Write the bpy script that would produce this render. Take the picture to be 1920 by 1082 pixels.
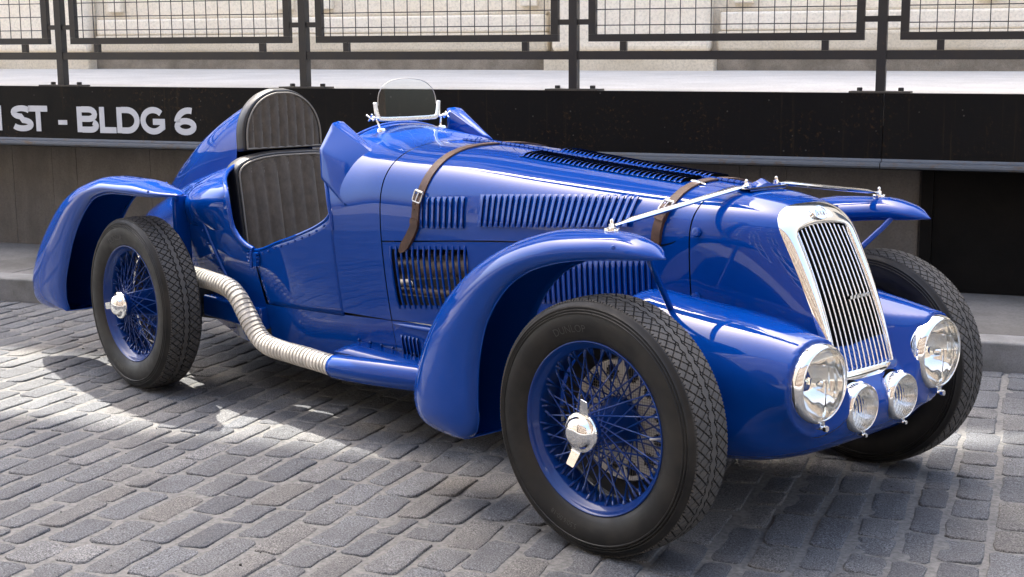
import math, random
import numpy as np

# ---------------------------------------------------------------- pure shape functions (car axes: x forward, y left, z up)
def interp(xs, ys, x):
    """smooth (monotone cubic) interpolation through a small table"""
    xs = np.asarray(xs, float); ys = np.asarray(ys, float); x = np.asarray(x, float)
    h = np.diff(xs); d = np.diff(ys) / h
    m = np.zeros(len(xs))
    for i in range(1, len(xs) - 1):
        if d[i-1] * d[i] > 0:
            w1 = 2*h[i] + h[i-1]; w2 = h[i] + 2*h[i-1]
            m[i] = (w1 + w2) / (w1/d[i-1] + w2/d[i])
    m[0] = d[0]; m[-1] = d[-1]
    i = np.clip(np.searchsorted(xs, x) - 1, 0, len(xs) - 2)
    t = np.clip((x - xs[i]) / h[i], 0, 1)
    return ((2*t**3 - 3*t**2 + 1)*ys[i] + (t**3 - 2*t**2 + t)*h[i]*m[i] + (-2*t**3 + 3*t**2)*ys[i+1] + (t**3 - t**2)*h[i]*m[i+1])

# x, top z, half width, z of half width, upper exponent, bottom half width, bottom z
BODY = np.array([
    (-4.06, .500, .015, .480, 2.0, .012, .460),
    (-3.80, .630, .130, .530, 2.0, .080, .400),
    (-3.40, .765, .255, .600, 2.0, .170, .320),
    (-3.00, .875, .365, .680, 2.1, .260, .260),
    (-2.60, .955, .440, .745, 2.2, .340, .220),
    (-2.35, .985, .460, .770, 2.3, .380, .200),
    (-2.05, 1.06, .452, .780, 2.3, .385, .200),
    (-1.75, 1.118, .428, .785, 2.05, .350, .200),
    (-1.58, 1.094, .407, .792, 2.4, .325, .200),
    (-1.40, 1.065, .388, .800, 2.9, .300, .200),
    (-1.12, 1.056, .364, .805, 2.8, .290, .200),
    (-0.75, 1.029, .330, .810, 2.7, .270, .210),
    (-0.40, 1.004, .294, .820, 2.6, .240, .260),
    (-0.05, 0.983, .256, .830, 2.5, .200, .400)])
def bp_(k, x): return interp(BODY[:, 0], BODY[:, k], x)
def side_y(x, z):
    """half width of the body at height z"""
    zt, w, zm, n, wb, zb = [bp_(k, x) for k in range(1, 7)]
    z = np.asarray(z, float)
    up = w * np.clip(1 - np.clip((z - zm) / (zt - zm), 0, 1)**n, 0, 1)**(1/n)
    lo = w - (w - wb) * np.clip((zm - z) / (zm - zb), 0, 1.3)**1.6
    return np.where(z > zm, up, lo)
def upper(x, a):
    """point (y, z) of the upper section; a = 0 at the crown, 1 at the widest line"""
    zt, w, zm, n = [bp_(k, x) for k in range(1, 5)]
    t = np.asarray(a) * math.pi / 2
    return w * np.sin(t)**(2/n), zm + (zt - zm) * np.abs(np.cos(t))**(2/n)
def top_z(x, y):
    zt, w, zm, n = [bp_(k, x) for k in range(1, 5)]
    return zm + (zt - zm) * (1 - np.clip(abs(y)/w, 0, 1)**n)**(1/n)
import bpy, bmesh
from mathutils import Vector, Matrix, Euler
for _o in list(bpy.data.objects): bpy.data.objects.remove(_o)
scn = bpy.context.scene
COL = scn.collection
rnd = random.Random(7)

# ---------------------------------------------------------------- camera, sky, sun, exposure
cam_d = bpy.data.cameras.new('camera'); cam = bpy.data.objects.new('camera', cam_d); COL.objects.link(cam)
cam_d.sensor_width = 36; cam_d.lens = 47.934; cam_d.clip_start = .05; cam_d.clip_end = 2000
_y, _p, _r = math.radians(138.2918), math.radians(9.6556), math.radians(-.42756)
_f = Vector((math.cos(_y)*math.cos(_p), math.sin(_y)*math.cos(_p), -math.sin(_p)))
_rt = _f.cross(Vector((0, 0, 1))).normalized(); _up = _rt.cross(_f)
_rt, _up = _rt*math.cos(_r) + _up*math.sin(_r), -_rt*math.sin(_r) + _up*math.cos(_r)
cam.matrix_world = Matrix(((_rt.x, _up.x, -_f.x, 2.56983), (_rt.y, _up.y, -_f.y, -3.29086), (_rt.z, _up.z, -_f.z, 1.37267), (0, 0, 0, 1)))
scn.camera = cam
SUN_T = Vector((.60, -.18, -1.0)).normalized()          # the way sunlight travels
_elev = math.asin(-SUN_T.z); _rot = math.atan2(-SUN_T.x, -SUN_T.y)
world = bpy.data.worlds.new('World'); scn.world = world; world.use_nodes = True
_nt = world.node_tree; _nt.nodes.clear()
_sky = _nt.nodes.new('ShaderNodeTexSky'); _sky.sky_type = 'NISHITA'; _sky.sun_disc = False
_sky.sun_elevation = _elev; _sky.sun_rotation = _rot; _sky.air_density = 1.0; _sky.dust_density = 5.5; _sky.ozone_density = 0
_bg = _nt.nodes.new('ShaderNodeBackground'); _bg.inputs['Strength'].default_value = .15
_wo = _nt.nodes.new('ShaderNodeOutputWorld')
_nt.links.new(_sky.outputs[0], _bg.inputs['Color']); _nt.links.new(_bg.outputs[0], _wo.inputs['Surface'])
sun_d = bpy.data.lights.new('sun', 'SUN'); sun_d.energy = 2.8; sun_d.angle = math.radians(.55); sun_d.color = (1, .95, .86)
sun = bpy.data.objects.new('sun', sun_d); COL.objects.link(sun); sun.rotation_euler = SUN_T.to_track_quat('-Z', 'Y').to_euler(); sun.location = (-6, 2, 12)
scn.view_settings.view_transform = 'Standard'; scn.view_settings.look = 'None'; scn.view_settings.gamma = 1; scn.view_settings.use_curve_mapping = False
scn.view_settings.exposure = 2.36
scn.render.engine = 'CYCLES'
scn.cycles.max_bounces = 10; scn.cycles.glossy_bounces = 6; scn.cycles.transparent_max_bounces = 16; scn.cycles.sample_clamp_indirect = 8
scn.cycles.use_denoising = True

# ---------------------------------------------------------------- materials
def mat(name, base, rough=.5, metal=0, coat=0, coat_rough=.03, ior=1.5, spec=.5, sheen=0):
    m = bpy.data.materials.new(name); m.use_nodes = True
    b = m.node_tree.nodes['Principled BSDF']
    b.inputs['Base Color'].default_value = (*base, 1); b.inputs['Roughness'].default_value = rough; b.inputs['Metallic'].default_value = metal
    b.inputs['Coat Weight'].default_value = coat; b.inputs['Coat Roughness'].default_value = coat_rough; b.inputs['IOR'].default_value = ior; b.inputs['Coat IOR'].default_value = 1.42
    b.inputs['Specular IOR Level'].default_value = spec; b.inputs['Sheen Weight'].default_value = sheen
    return m
class NT:
    def __init__(s, m): s.m = m; s.t = m.node_tree; s.b = s.t.nodes['Principled BSDF']; s.co = None
    def n(s, typ, **kw):
        x = s.t.nodes.new(typ)
        for k, v in kw.items():
            if k in x.inputs: x.inputs[k].default_value = v
            else: setattr(x, k, v)
        return x
    def l(s, a, b): s.t.links.new(a, b)
    def coord(s, scale=(1, 1, 1), rot=(0, 0, 0)):
        if not s.co: s.co = s.n('ShaderNodeTexCoord')
        mp = s.n('ShaderNodeMapping'); mp.inputs['Scale'].default_value = scale; mp.inputs['Rotation'].default_value = rot
        s.l(s.co.outputs['Object'], mp.inputs[0]); return mp.outputs[0]
    def noise(s, scale, detail=4, rough=.55, vec=None):
        x = s.n('ShaderNodeTexNoise'); x.inputs['Scale'].default_value = scale; x.inputs['Detail'].default_value = detail; x.inputs['Roughness'].default_value = rough
        s.l(vec if vec is not None else s.coord(), x.inputs['Vector']); return x.outputs['Fac']
    def ramp(s, fac, stops):
        r = s.n('ShaderNodeValToRGB'); e = r.color_ramp.elements
        while len(e) < len(stops): e.new(.5)
        for k, (p, c) in enumerate(stops):
            e[k].position = p; e[k].color = (*c, 1) if len(c) == 3 else c
        s.l(fac, r.inputs[0]); return r.outputs[0]
    def mix(s, fac, a, b, mode='MIX'):
        x = s.n('ShaderNodeMix', data_type='RGBA', blend_type=mode)
        for v, i in ((fac, 0), (a, 6), (b, 7)):
            if isinstance(v, (int, float)): x.inputs[i].default_value = v
            elif isinstance(v, tuple): x.inputs[i].default_value = (*v, 1)
            else: s.l(v, x.inputs[i])
        return x.outputs[2]
    def math(s, op, a, b=0.):
        x = s.n('ShaderNodeMath', operation=op)
        for v, i in ((a, 0), (b, 1)):
            if isinstance(v, (int, float)): x.inputs[i].default_value = v
            else: s.l(v, x.inputs[i])
        return x.outputs[0]
    def color(s, c): s.l(c, s.b.inputs['Base Color'])
    def rough(s, c): s.l(c, s.b.inputs['Roughness'])
    def bump(s, h, strength=.3, dist=.01):
        x = s.n('ShaderNodeBump'); x.inputs['Strength'].default_value = strength; x.inputs['Distance'].default_value = dist
        s.l(h, x.inputs['Height']); s.l(x.outputs[0], s.b.inputs['Normal']); return x
G3 = lambda v: (v, v, v)

M = {}
m = M['paint'] = mat('blue_car_paint', (.001, .041, .25), .42, 0, 1.0, .006, 1.5, .0)
t = NT(m); n1 = t.noise(1.6, 3); t.color(t.mix(n1, (.0008, .037, .232), (.0012, .043, .265)))
n2 = t.noise(7, 3); t.rough(t.ramp(n2, [(.3, G3(.26)), (.7, G3(.36))]))
x = t.n('ShaderNodeBump'); x.inputs['Strength'].default_value = .025; x.inputs['Distance'].default_value = .004; t.l(t.noise(5, 1), x.inputs['Height']); t.l(x.outputs[0], t.b.inputs['Coat Normal'])
M['paint_dark'] = mat('blue_wheel_enamel', (.0012, .028, .165), .36, 0, .6, .05, 1.5, .2)
m = M['chrome'] = mat('chrome_plate', (.86, .86, .85), .04, 1); t = NT(m); t.rough(t.ramp(t.noise(18, 3), [(.35, G3(.03)), (.75, G3(.09))]))
m = M['alloy'] = mat('cast_aluminium', (.78, .78, .76), .3, 1); t = NT(m); t.rough(t.ramp(t.noise(40, 3), [(.3, G3(.22)), (.7, G3(.4))]))
m = M['steel'] = mat('dull_steel', (.45, .44, .42), .38, 1)
M['pipe'] = mat('heat_stained_pipe', (.16, .13, .11), .45, .8)
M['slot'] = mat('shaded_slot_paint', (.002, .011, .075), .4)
M['mould'] = mat('moulded_rubber_letters', (.035, .034, .033), .35)
m = M['rubber'] = mat('tyre_rubber', (.012, .012, .012), .5, spec=.3); t = NT(m)
t.color(t.mix(t.ramp(t.noise(9, 5), [(.4, G3(0)), (.75, G3(1))]), (.007, .007, .007), (.022, .020, .017))); t.rough(t.ramp(t.noise(20, 4), [(.3, G3(.38)), (.7, G3(.6))])); t.bump(t.noise(260, 2), .12, .001)
m = M['tread'] = mat('dusty_tread_rubber', (.055, .052, .048), .8); t = NT(m)
t.color(t.mix(t.noise(30, 5), (.036, .034, .031), (.085, .080, .073))); t.bump(t.noise(300, 2), .2, .001)
M['groove'] = mat('tread_groove_rubber', (.006, .006, .006), .8)
M['black'] = mat('flat_black', (.003, .003, .003), .9, spec=.05)
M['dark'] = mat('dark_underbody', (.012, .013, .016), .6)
m = M['suede'] = mat('worn_suede', (.05, .042, .034), .95, sheen=.35); t = NT(m)
t.color(t.mix(t.ramp(t.noise(30, 7, .7, t.coord((1, 1.1, .7))), [(.32, G3(0)), (.74, G3(1))]), (.056, .043, .030), (.122, .096, .068))); t.bump(t.noise(420, 2), .25, .001)
m = M['leather_black'] = mat('black_leather', (.014, .014, .015), .42); t = NT(m); t.bump(t.noise(140, 3), .25, .001); t.rough(t.ramp(t.noise(14, 4), [(.3, G3(.34)), (.7, G3(.55))]))
M['piping'] = mat('pale_piping', (.20, .18, .15), .6)
m = M['strap'] = mat('brown_leather', (.075, .030, .014), .55); t = NT(m)
t.color(t.mix(t.ramp(t.noise(22, 6, .6), [(.35, G3(0)), (.7, G3(1))]), (.036, .014, .007), (.098, .040, .019))); t.bump(t.noise(180, 4), .3, .001)
m = M['wrap'] = mat('glass_fibre_wrap', (.55, .51, .43), .85); t = NT(m)
t.color(t.mix(t.ramp(t.noise(13, 6, .6), [(.35, G3(0)), (.7, G3(1))]), (.33, .31, .27), (.58, .55, .49))); t.bump(t.noise(330, 2), .35, .001)
def thin_glass(name, tint=(.93, .96, .94), refl=1.0, rough=.0, ior=1.33):
    m = bpy.data.materials.new(name); m.use_nodes = True; nt = m.node_tree; nt.nodes.clear()
    o = nt.nodes.new('ShaderNodeOutputMaterial'); mx = nt.nodes.new('ShaderNodeMixShader'); tr = nt.nodes.new('ShaderNodeBsdfTransparent'); gl = nt.nodes.new('ShaderNodeBsdfGlossy'); fr = nt.nodes.new('ShaderNodeFresnel')
    tr.inputs[0].default_value = (*tint, 1); gl.inputs['Roughness'].default_value = rough; fr.inputs[0].default_value = ior
    nt.links.new(fr.outputs[0], mx.inputs[0]); nt.links.new(tr.outputs[0], mx.inputs[1]); nt.links.new(gl.outputs[0], mx.inputs[2]); nt.links.new(mx.outputs[0], o.inputs[0])
    return m, nt, gl, fr
M['glass'] = thin_glass('windscreen_glass', (.93, .95, .945))[0]
M['base_steel'] = mat('weathered_steel_plate', (.07, .062, .05), .6)
m = M['lens'] = mat('lamp_glass', (.98, .98, .95), .01, ior=1.42); m.node_tree.nodes['Principled BSDF'].inputs['Transmission Weight'].default_value = 1; t = NT(m)
_w = t.n('ShaderNodeTexWave', bands_direction='Y'); _w.inputs['Scale'].default_value = 8; t.l(t.coord(), _w.inputs['Vector']); t.bump(_w.outputs['Fac'], .35, .004)
m = M['fluted'] = mat('fluted_lamp_glass', (.97, .97, .96), .03, ior=1.38); m.node_tree.nodes['Principled BSDF'].inputs['Transmission Weight'].default_value = 1; t = NT(m)
_w = t.n('ShaderNodeTexWave', bands_direction='Y'); _w.inputs['Scale'].default_value = 36; t.l(t.coord(), _w.inputs['Vector']); t.bump(_w.outputs['Fac'], .9, .004)
M['reflector'] = mat('lamp_reflector', (.97, .95, .89), .07, .8)
M['plate'] = mat('cast_brake_plate', (.62, .60, .56), .5, 0)
M['gauze'] = mat('brass_gauze', (.30, .28, .24), .5, .7)

m = M['stone'] = mat('granite_cobble', (.22, .22, .23), .75); t = NT(m)
oi = t.n('ShaderNodeObjectInfo'); at = t.n('ShaderNodeAttribute', attribute_name='stone_tone')
rv = t.math('FRACT', t.math('ADD', oi.outputs['Random'], at.outputs['Fac']))
geo = t.n('ShaderNodeNewGeometry')
def wn(scale, detail=4, rough=.6):
    x = t.n('ShaderNodeTexNoise'); x.inputs['Scale'].default_value = scale; x.inputs['Detail'].default_value = detail; x.inputs['Roughness'].default_value = rough; t.l(geo.outputs['Position'], x.inputs['Vector']); return x.outputs['Fac']
base = t.ramp(rv, [(0, (.078, .083, .091)), (.35, (.120, .126, .134)), (.6, (.097, .101, .106)), (.86, (.142, .144, .145)), (1, (.128, .123, .114))])
sp = t.ramp(wn(210, 4, .8), [(.36, G3(.12)), (.5, G3(.95)), (.64, G3(2.3))])
base = t.mix(1.0, base, sp, 'MULTIPLY')
base = t.mix(t.ramp(wn(24, 5), [(.60, G3(0)), (.82, G3(.35))]), base, (.16, .135, .105))
base = t.mix(t.ramp(wn(3.2, 4), [(.35, G3(.55)), (.65, G3(0))]), base, (.062, .062, .065))
t.color(base); t.b.inputs['Specular IOR Level'].default_value = .3; t.rough(t.ramp(wn(60), [(.3, G3(.72)), (.7, G3(.92))]))
hb = t.math('ADD', t.math('MULTIPLY', wn(45, 4), 1.0), t.math('MULTIPLY', wn(190, 3), .5)); t.bump(hb, .85, .008)
m = M['sand'] = mat('sandy_joint_fill', (.36, .34, .31), .95); t = NT(m)
t.color(t.mix(t.ramp(t.noise(60, 5, .7), [(.3, G3(0)), (.7, G3(1))]), (.085, .084, .080), (.205, .202, .192))); t.bump(t.math('ADD', t.noise(60, 5), t.math('MULTIPLY', t.noise(420, 2), .5)), .6, .008)
m = M['street'] = mat('far_paving', (.2, .2, .2), .85); t = NT(m)
bk = t.n('ShaderNodeTexBrick'); bk.inputs['Color1'].default_value = (.19, .195, .21, 1); bk.inputs['Color2'].default_value = (.24, .235, .23, 1); bk.inputs['Mortar'].default_value = (.36, .34, .31, 1); bk.inputs['Scale'].default_value = 1; bk.inputs['Brick Width'].default_value = .26; bk.inputs['Row Height'].default_value = .13; bk.inputs['Mortar Size'].default_value = .016
t.l(t.coord(rot=(0, 0, math.radians(-117.03))), bk.inputs['Vector']); t.color(t.mix(t.noise(.6, 5), bk.outputs[0], (.16, .16, .16))); t.bump(bk.outputs['Fac'], -.5, .01)
def concrete(key, name, a, b, s=3., bs=.3, rough=.85, stain=None):
    m = M[key] = mat(name, a, rough); t = NT(m)
    c = t.mix(t.ramp(t.noise(s, 7, .65), [(.3, G3(0)), (.7, G3(1))]), a, b)
    c = t.mix(t.ramp(t.noise(s*30, 4, .7), [(.35, G3(.35)), (.55, G3(0))]), c, tuple(v*.45 for v in a))
    if stain: c = t.mix(t.ramp(t.noise(1.4, 6, .7, t.coord((4, 4, .5))), [(.48, G3(0)), (.75, G3(.8))]), c, stain)
    t.color(c); t.bump(t.math('ADD', t.noise(s*9, 6, .7), t.math('MULTIPLY', t.noise(s*70, 3), .3)), bs, .01)
concrete('kerb', 'granite_kerb', (.13, .13, .12), (.24, .24, .24), 6)
concrete('walk', 'grimy_sidewalk', (.07, .066, .058), (.16, .156, .15), 2.2)
concrete('deck', 'pale_dock_concrete', (.42, .41, .385), (.55, .54, .51), 2)
concrete('underwall', 'board_marked_concrete', (.092, .083, .072), (.145, .132, .115), 3, .3, .9, (.07, .062, .053))
concrete('door', 'dark_painted_steel', (.004, .0038, .0035), (.010, .009, .008), 4, .1, .8); M['door'].node_tree.nodes['Principled BSDF'].inputs['Specular IOR Level'].default_value = .1
concrete('render', 'white_painted_masonry', (.83, .745, .60), (.90, .835, .71), 1.5, .35, .7)
concrete('plinth', 'cream_painted_masonry', (.60, .52, .38), (.74, .66, .52), 2, .4, .75)
concrete('base', 'weathered_base_course', (.16, .135, .10), (.36, .31, .24), 4, .5, .9)
concrete('facade', 'pale_brick_facade', (.20, .17, .14), (.30, .26, .22), .8, .1)
concrete('brick', 'brown_brick_facade', (.09, .06, .05), (.15, .105, .08), .8, .1)
M['pane'] = mat('window_pane', (.02, .025, .03), .06, spec=.8)
m = M['iron'] = mat('black_railing_paint', (.013, .013, .014), .42); t = NT(m); t.rough(t.ramp(t.noise(12, 4), [(.3, G3(.3)), (.7, G3(.55))]))
t.color(t.mix(t.ramp(t.noise(34, 6, .7), [(.62, G3(0)), (.75, G3(1))]), (.013, .013, .014), (.05, .032, .02)))
m = M['beam'] = mat('blackened_steel_beam', (.012, .012, .013), .5, spec=.12); t = NT(m)
st = t.math('MULTIPLY', t.ramp(t.noise(3.0, 5, .7, t.coord((12, 12, .35))), [(.58, G3(0)), (.74, G3(1))]), t.ramp(t.noise(.9, 3), [(.46, G3(0)), (.62, G3(1))])); sk = t.ramp(t.noise(46, 5, .7), [(.56, G3(0)), (.70, G3(1))])
c = t.mix(st, (.0055, .0054, .0054), (.034, .023, .012)); c = t.mix(t.math('MULTIPLY', sk, t.ramp(t.noise(3, 3), [(.4, G3(0)), (.7, G3(1))])), c, (.075, .040, .016))
vo = t.n('ShaderNodeTexVoronoi'); vo.inputs['Scale'].default_value = 15; t.l(t.coord(), vo.inputs['Vector'])
c = t.mix(t.ramp(vo.outputs['Distance'], [(.045, G3(.45)), (.075, G3(0))]), c, (.15, .14, .125)); t.color(c); t.rough(t.ramp(t.noise(9, 5), [(.3, G3(.36)), (.7, G3(.6))])); t.bump(t.noise(40, 5), .2, .004)
m = M['lip'] = mat('skylit_steel_lip', (.10, .125, .16), .5); t = NT(m); t.color(t.mix(t.ramp(t.noise(14, 6, .7), [(.52, G3(0)), (.68, G3(1))]), (.062, .074, .090), (.07, .048, .030)))  # lighter and bluer than the beam: sky light put into the colour
M['letter'] = mat('pale_grey_lettering', (.55, .57, .60), .6)

# ---------------------------------------------------------------- mesh helpers
def mesh(name, verts, faces, mats, fm=None, smooth=True, angle=38, recalc=False):
    me = bpy.data.meshes.new(name); me.from_pydata([tuple(map(float, v)) for v in verts], [], [tuple(map(int, f)) for f in faces])
    for k in (mats if isinstance(mats, (list, tuple)) else [mats]): me.materials.append(M[k] if isinstance(k, str) else k)
    if fm is not None: me.polygons.foreach_set('material_index', list(fm))
    if recalc:
        b = bmesh.new(); b.from_mesh(me); bmesh.ops.recalc_face_normals(b, faces=b.faces); b.to_mesh(me); b.free()
    me.polygons.foreach_set('use_smooth', [smooth]*len(me.polygons))
    if smooth and angle < 180: me.set_sharp_from_angle(angle=math.radians(angle))
    me.update(); return me
def place(name, me, parent=None, mtx=None, kind=None, label=None):
    o = bpy.data.objects.new(name, me); COL.objects.link(o)
    if parent is not None: o.parent = parent
    if mtx is not None: o.matrix_basis = mtx
    if kind: o['kind'] = kind
    if label: o['label'] = label
    return o
def thing(name, label, cat, group=None):
    o = bpy.data.objects.new(name, None); o.empty_display_size = .2; COL.objects.link(o); o['label'] = label; o['category'] = cat
    if group: o['group'] = group
    return o
class MB:
    """collects pieces of one mesh"""
    def __init__(s): s.v = []; s.f = []; s.m = []
    def add(s, v, f, mi=0):
        o = len(s.v); s.v += [tuple(map(float, p)) for p in v]; s.f += [tuple(int(i) + o for i in q) for q in f]; s.m += [mi]*len(f)
    def box(s, lo, hi, mi=0, fr=None):
        c = [(x, y, z) for x in (lo[0], hi[0]) for y in (lo[1], hi[1]) for z in (lo[2], hi[2])]
        if fr: c = [fr(*p) for p in c]
        s.add(c, [(0, 1, 3, 2), (4, 6, 7, 5), (0, 4, 5, 1), (2, 3, 7, 6), (0, 2, 6, 4), (1, 5, 7, 3)], mi)
    def grid(s, P, mi=0, cu=False, cv=False, skip=None):
        P = np.asarray(P, float); a, b = P.shape[:2]; f = []
        for i in range(a if cu else a - 1):
            for j in range(b if cv else b - 1):
                if skip and skip(i, j): continue
                f.append((i*b + j, ((i+1) % a)*b + j, ((i+1) % a)*b + (j+1) % b, i*b + (j+1) % b))
        s.add(P.reshape(-1, 3), f, mi)
    def tube(s, pts, r, n=10, mi=0, cap=True, up=(0, 0, 1)):
        pts = [Vector(p) for p in pts]; k = len(pts); rs = r if hasattr(r, '__len__') else [r]*k
        P = []; prev = None
        for i in range(k):
            d = (pts[min(i+1, k-1)] - pts[max(i-1, 0)]).normalized()
            if prev is None:
                u = Vector(up); u = (u - d*u.dot(d))
                if u.length < 1e-3: u = Vector((1, 0, 0)); u = u - d*u.dot(d)
            else: u = prev - d*prev.dot(d)
            u.normalize(); prev = u; w = d.cross(u)
            P.append([pts[i] + (u*math.cos(2*math.pi*j/n) + w*math.sin(2*math.pi*j/n))*rs[i] for j in range(n)])
        o = len(s.v); s.grid(P, mi, cv=True)
        if cap:
            s.f += [tuple(o + j for j in range(n))[::-1], tuple(o + (k-1)*n + j for j in range(n))]; s.m += [mi, mi]
    def lathe(s, prof, n=32, axis=1, c=(0, 0, 0), mi=0, a0=0, a1=2*math.pi):
        """prof: (offset along axis, radius)"""
        full = abs(a1 - a0 - 2*math.pi) < 1e-6; P = []
        for off, r in prof:
            row = []
            for j in range(n if full else n + 1):
                t = a0 + (a1 - a0)*j/n; u, w = r*math.cos(t), r*math.sin(t)
                p = {0: (off, u, w), 1: (u, off, w), 2: (u, w, off)}[axis]
                row.append((p[0] + c[0], p[1] + c[1], p[2] + c[2]))
            P.append(row)
        s.grid(P, mi, cv=full)
    def sphere(s, c, r, n=8, m=6, mi=0, sc=(1, 1, 1)):
        P = [[(c[0] + r*sc[0]*math.sin(math.pi*i/m)*math.cos(2*math.pi*j/n), c[1] + r*sc[1]*math.sin(math.pi*i/m)*math.sin(2*math.pi*j/n), c[2] + r*sc[2]*math.cos(math.pi*i/m)) for j in range(n)] for i in range(m + 1)]
        s.grid(P, mi, cv=True)
    def mesh(s, name, mats, smooth=True, angle=38, recalc=True): return mesh(name, s.v, s.f, mats, s.m, smooth, angle, recalc)
    def obj(s, name, mats, parent=None, smooth=True, angle=38, recalc=True, kind=None, mtx=None, label=None): return place(name, s.mesh(name, mats, smooth, angle, recalc), parent, mtx, kind, label)
def solid(o, th, off=-1):
    q = o.modifiers.new('thickness', 'SOLIDIFY'); q.thickness = th; q.offset = off; return o
def bevel(o, w, seg=2):
    q = o.modifiers.new('rounded_edges', 'BEVEL'); q.width = w; q.segments = seg; q.limit_method = 'ANGLE'; q.angle_limit = math.radians(40); return o
def text_mesh(body, size, name, extrude=.0, offset=0.):
    c = bpy.data.curves.new(name, 'FONT'); c.body = body; c.size = size; c.extrude = extrude; c.offset = offset; c.resolution_u = 3; c.align_x = 'CENTER'
    o = bpy.data.objects.new(name, c); COL.objects.link(o); dg = bpy.context.evaluated_depsgraph_get(); me = bpy.data.meshes.new_from_object(o.evaluated_get(dg))
    v = [tuple(p.co) for p in me.vertices]; f = [tuple(p.vertices) for p in me.polygons]
    bpy.data.objects.remove(o); bpy.data.curves.remove(c); bpy.data.meshes.remove(me); return v, f
# ---------------------------------------------------------------- the place: street, kerb, dock, railing, buildings
TH = math.radians(27.03); CU, SU = math.cos(TH), math.sin(TH)
def wp(u, N, z): return (u*CU - N*SU, u*SU + N*CU, z)
def wps(u, N, z): return (u*CU - N*SU, u*SU + N*CU, z - .0058*(u + 2.5))

b = MB(); b.grid([[wp(u, N, -.016) for N in (-300, 300)] for u in (-300, 300)]); b.obj('street', 'street', kind='structure')
b = MB(); b.grid([[wp(-9.6 + 14.4*i/120, -4.2 + 6.28*j/54, -.0036 + .003*(rnd.random()-.5)) for j in range(55)] for i in range(121)])
pav = b.obj('cobbled_pavement', 'sand', kind='structure')
# stones: courses run across the street (along N)
def stone_mesh(k):
    r = random.Random(100 + k); rim = []
    for x, y in ((.5, 0), (.5, .34), (.435, .5), (.15, .5), (-.2, .5), (-.435, .5), (-.5, .36), (-.5, 0), (-.5, -.36), (-.435, -.5), (-.1, -.5), (.2, -.5), (.435, -.5), (.5, -.36)):
        rim.append((x*(1 + r.uniform(-.05, .02)), y*(1 + r.uniform(-.10, .05))))
    sk = r.uniform(-.05, .05); rim = [(x + sk*y, y) for x, y in rim]
    tilt = (r.uniform(-.0022, .0022), r.uniform(-.003, .003))
    return rim, tilt, [r.uniform(-.0014, .0014) for _ in rim]
STV = [stone_mesh(k) for k in range(26)]
def stone_geom(k, L, W):
    rim, tl, jit = STV[k]; v = []
    for sc, z in ((1.0, -.03), (1.0, -.0065), (.975, -.0012), (.93, .0002), (.66, .0006)):
        # shrink by a fixed distance so edges stay the same on every stone
        for (x, y), jz in zip(rim, jit):
            v.append((x*(L - (1-sc)*.12), y*(W - (1-sc)*.12), z + (jz + x*tl[0]*2 + y*tl[1]*2 if z > -.02 else 0)))
    v.append((0, 0, .0008)); n = len(rim); f = []
    for q in range(4):
        for i in range(n): f.append((q*n + i, q*n + (i+1) % n, (q+1)*n + (i+1) % n, (q+1)*n + i))
    for i in range(n): f.append((4*n + i, 4*n + (i+1) % n, 5*n))
    return v, f
stones = []; u = -9.5
while u < 4.7:
    pitch = rnd.uniform(.108, .138); N = -4.15 + rnd.random()*.2
    while N < 2.05:
        Ls = rnd.choice((rnd.uniform(.13, .2), rnd.uniform(.19, .27), rnd.uniform(.21, .30))); gap = rnd.uniform(.007, .016)
        if N + Ls > 2.08: Ls = 2.08 - N
        if Ls > .08: stones.append((u + pitch/2 + rnd.uniform(-.005, .005) + .012*math.sin(N*2.3 + 1.1), N + Ls/2, Ls, pitch - rnd.uniform(.013, .024), rnd.randrange(26), rnd.random(), rnd.uniform(-.03, .03), rnd.uniform(-.0014, .0014)))
        N += Ls + gap
    u += pitch
_ci = cam.matrix_world.inverted()
def in_view(u, N):
    p = _ci @ Vector(wp(u, N, 0))
    if p.z > -.5: return None
    k = cam_d.lens/36*1920/-p.z; x, y = 960 + k*p.x, 541 - k*p.y
    return (x, y) if -40 < x < 1960 and 560 < y < 1110 else None
def hidden(u, N):
    x, y, _ = wp(u, N, 0); return -2.9 < x < .35 and -.5 < y < .9
rank = []
for i, s in enumerate(stones):
    if in_view(s[0], s[1]) and not hidden(s[0], s[1]):
        d = (Vector(wp(s[0], s[1], 0)) - cam.matrix_world.translation).length; rank.append((d - s[2], i))
rank.sort(); single = set(i for _, i in rank[:298])
rest = MB(); tone = []
SM = {}
for i, (u, N, L, W, k, tn, ro, dz) in enumerate(stones):
    rm = Matrix.Translation(wp(u, N, dz)) @ Matrix.Rotation(TH + math.pi/2 + ro, 4, 'Z')
    if i in single:
        key = (k, round(L/.02), round(W/.012))
        if key not in SM:
            v, f = stone_geom(k, key[1]*.02, key[2]*.012); SM[key] = mesh('cobblestone', v, f, 'stone', angle=180)
        place('cobblestone', SM[key], pav, rm)
    else:
        v, f = stone_geom(k, L, W); rest.add([rm @ Vector(p) for p in v], f); tone += [tn]*len(f)
ro_ = rest.obj('cobblestones_farther_off', 'stone', pav, angle=180, recalc=False, kind='stuff')
at_ = ro_.data.attributes.new('stone_tone', 'FLOAT', 'FACE'); at_.data.foreach_set('value', tone)
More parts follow.
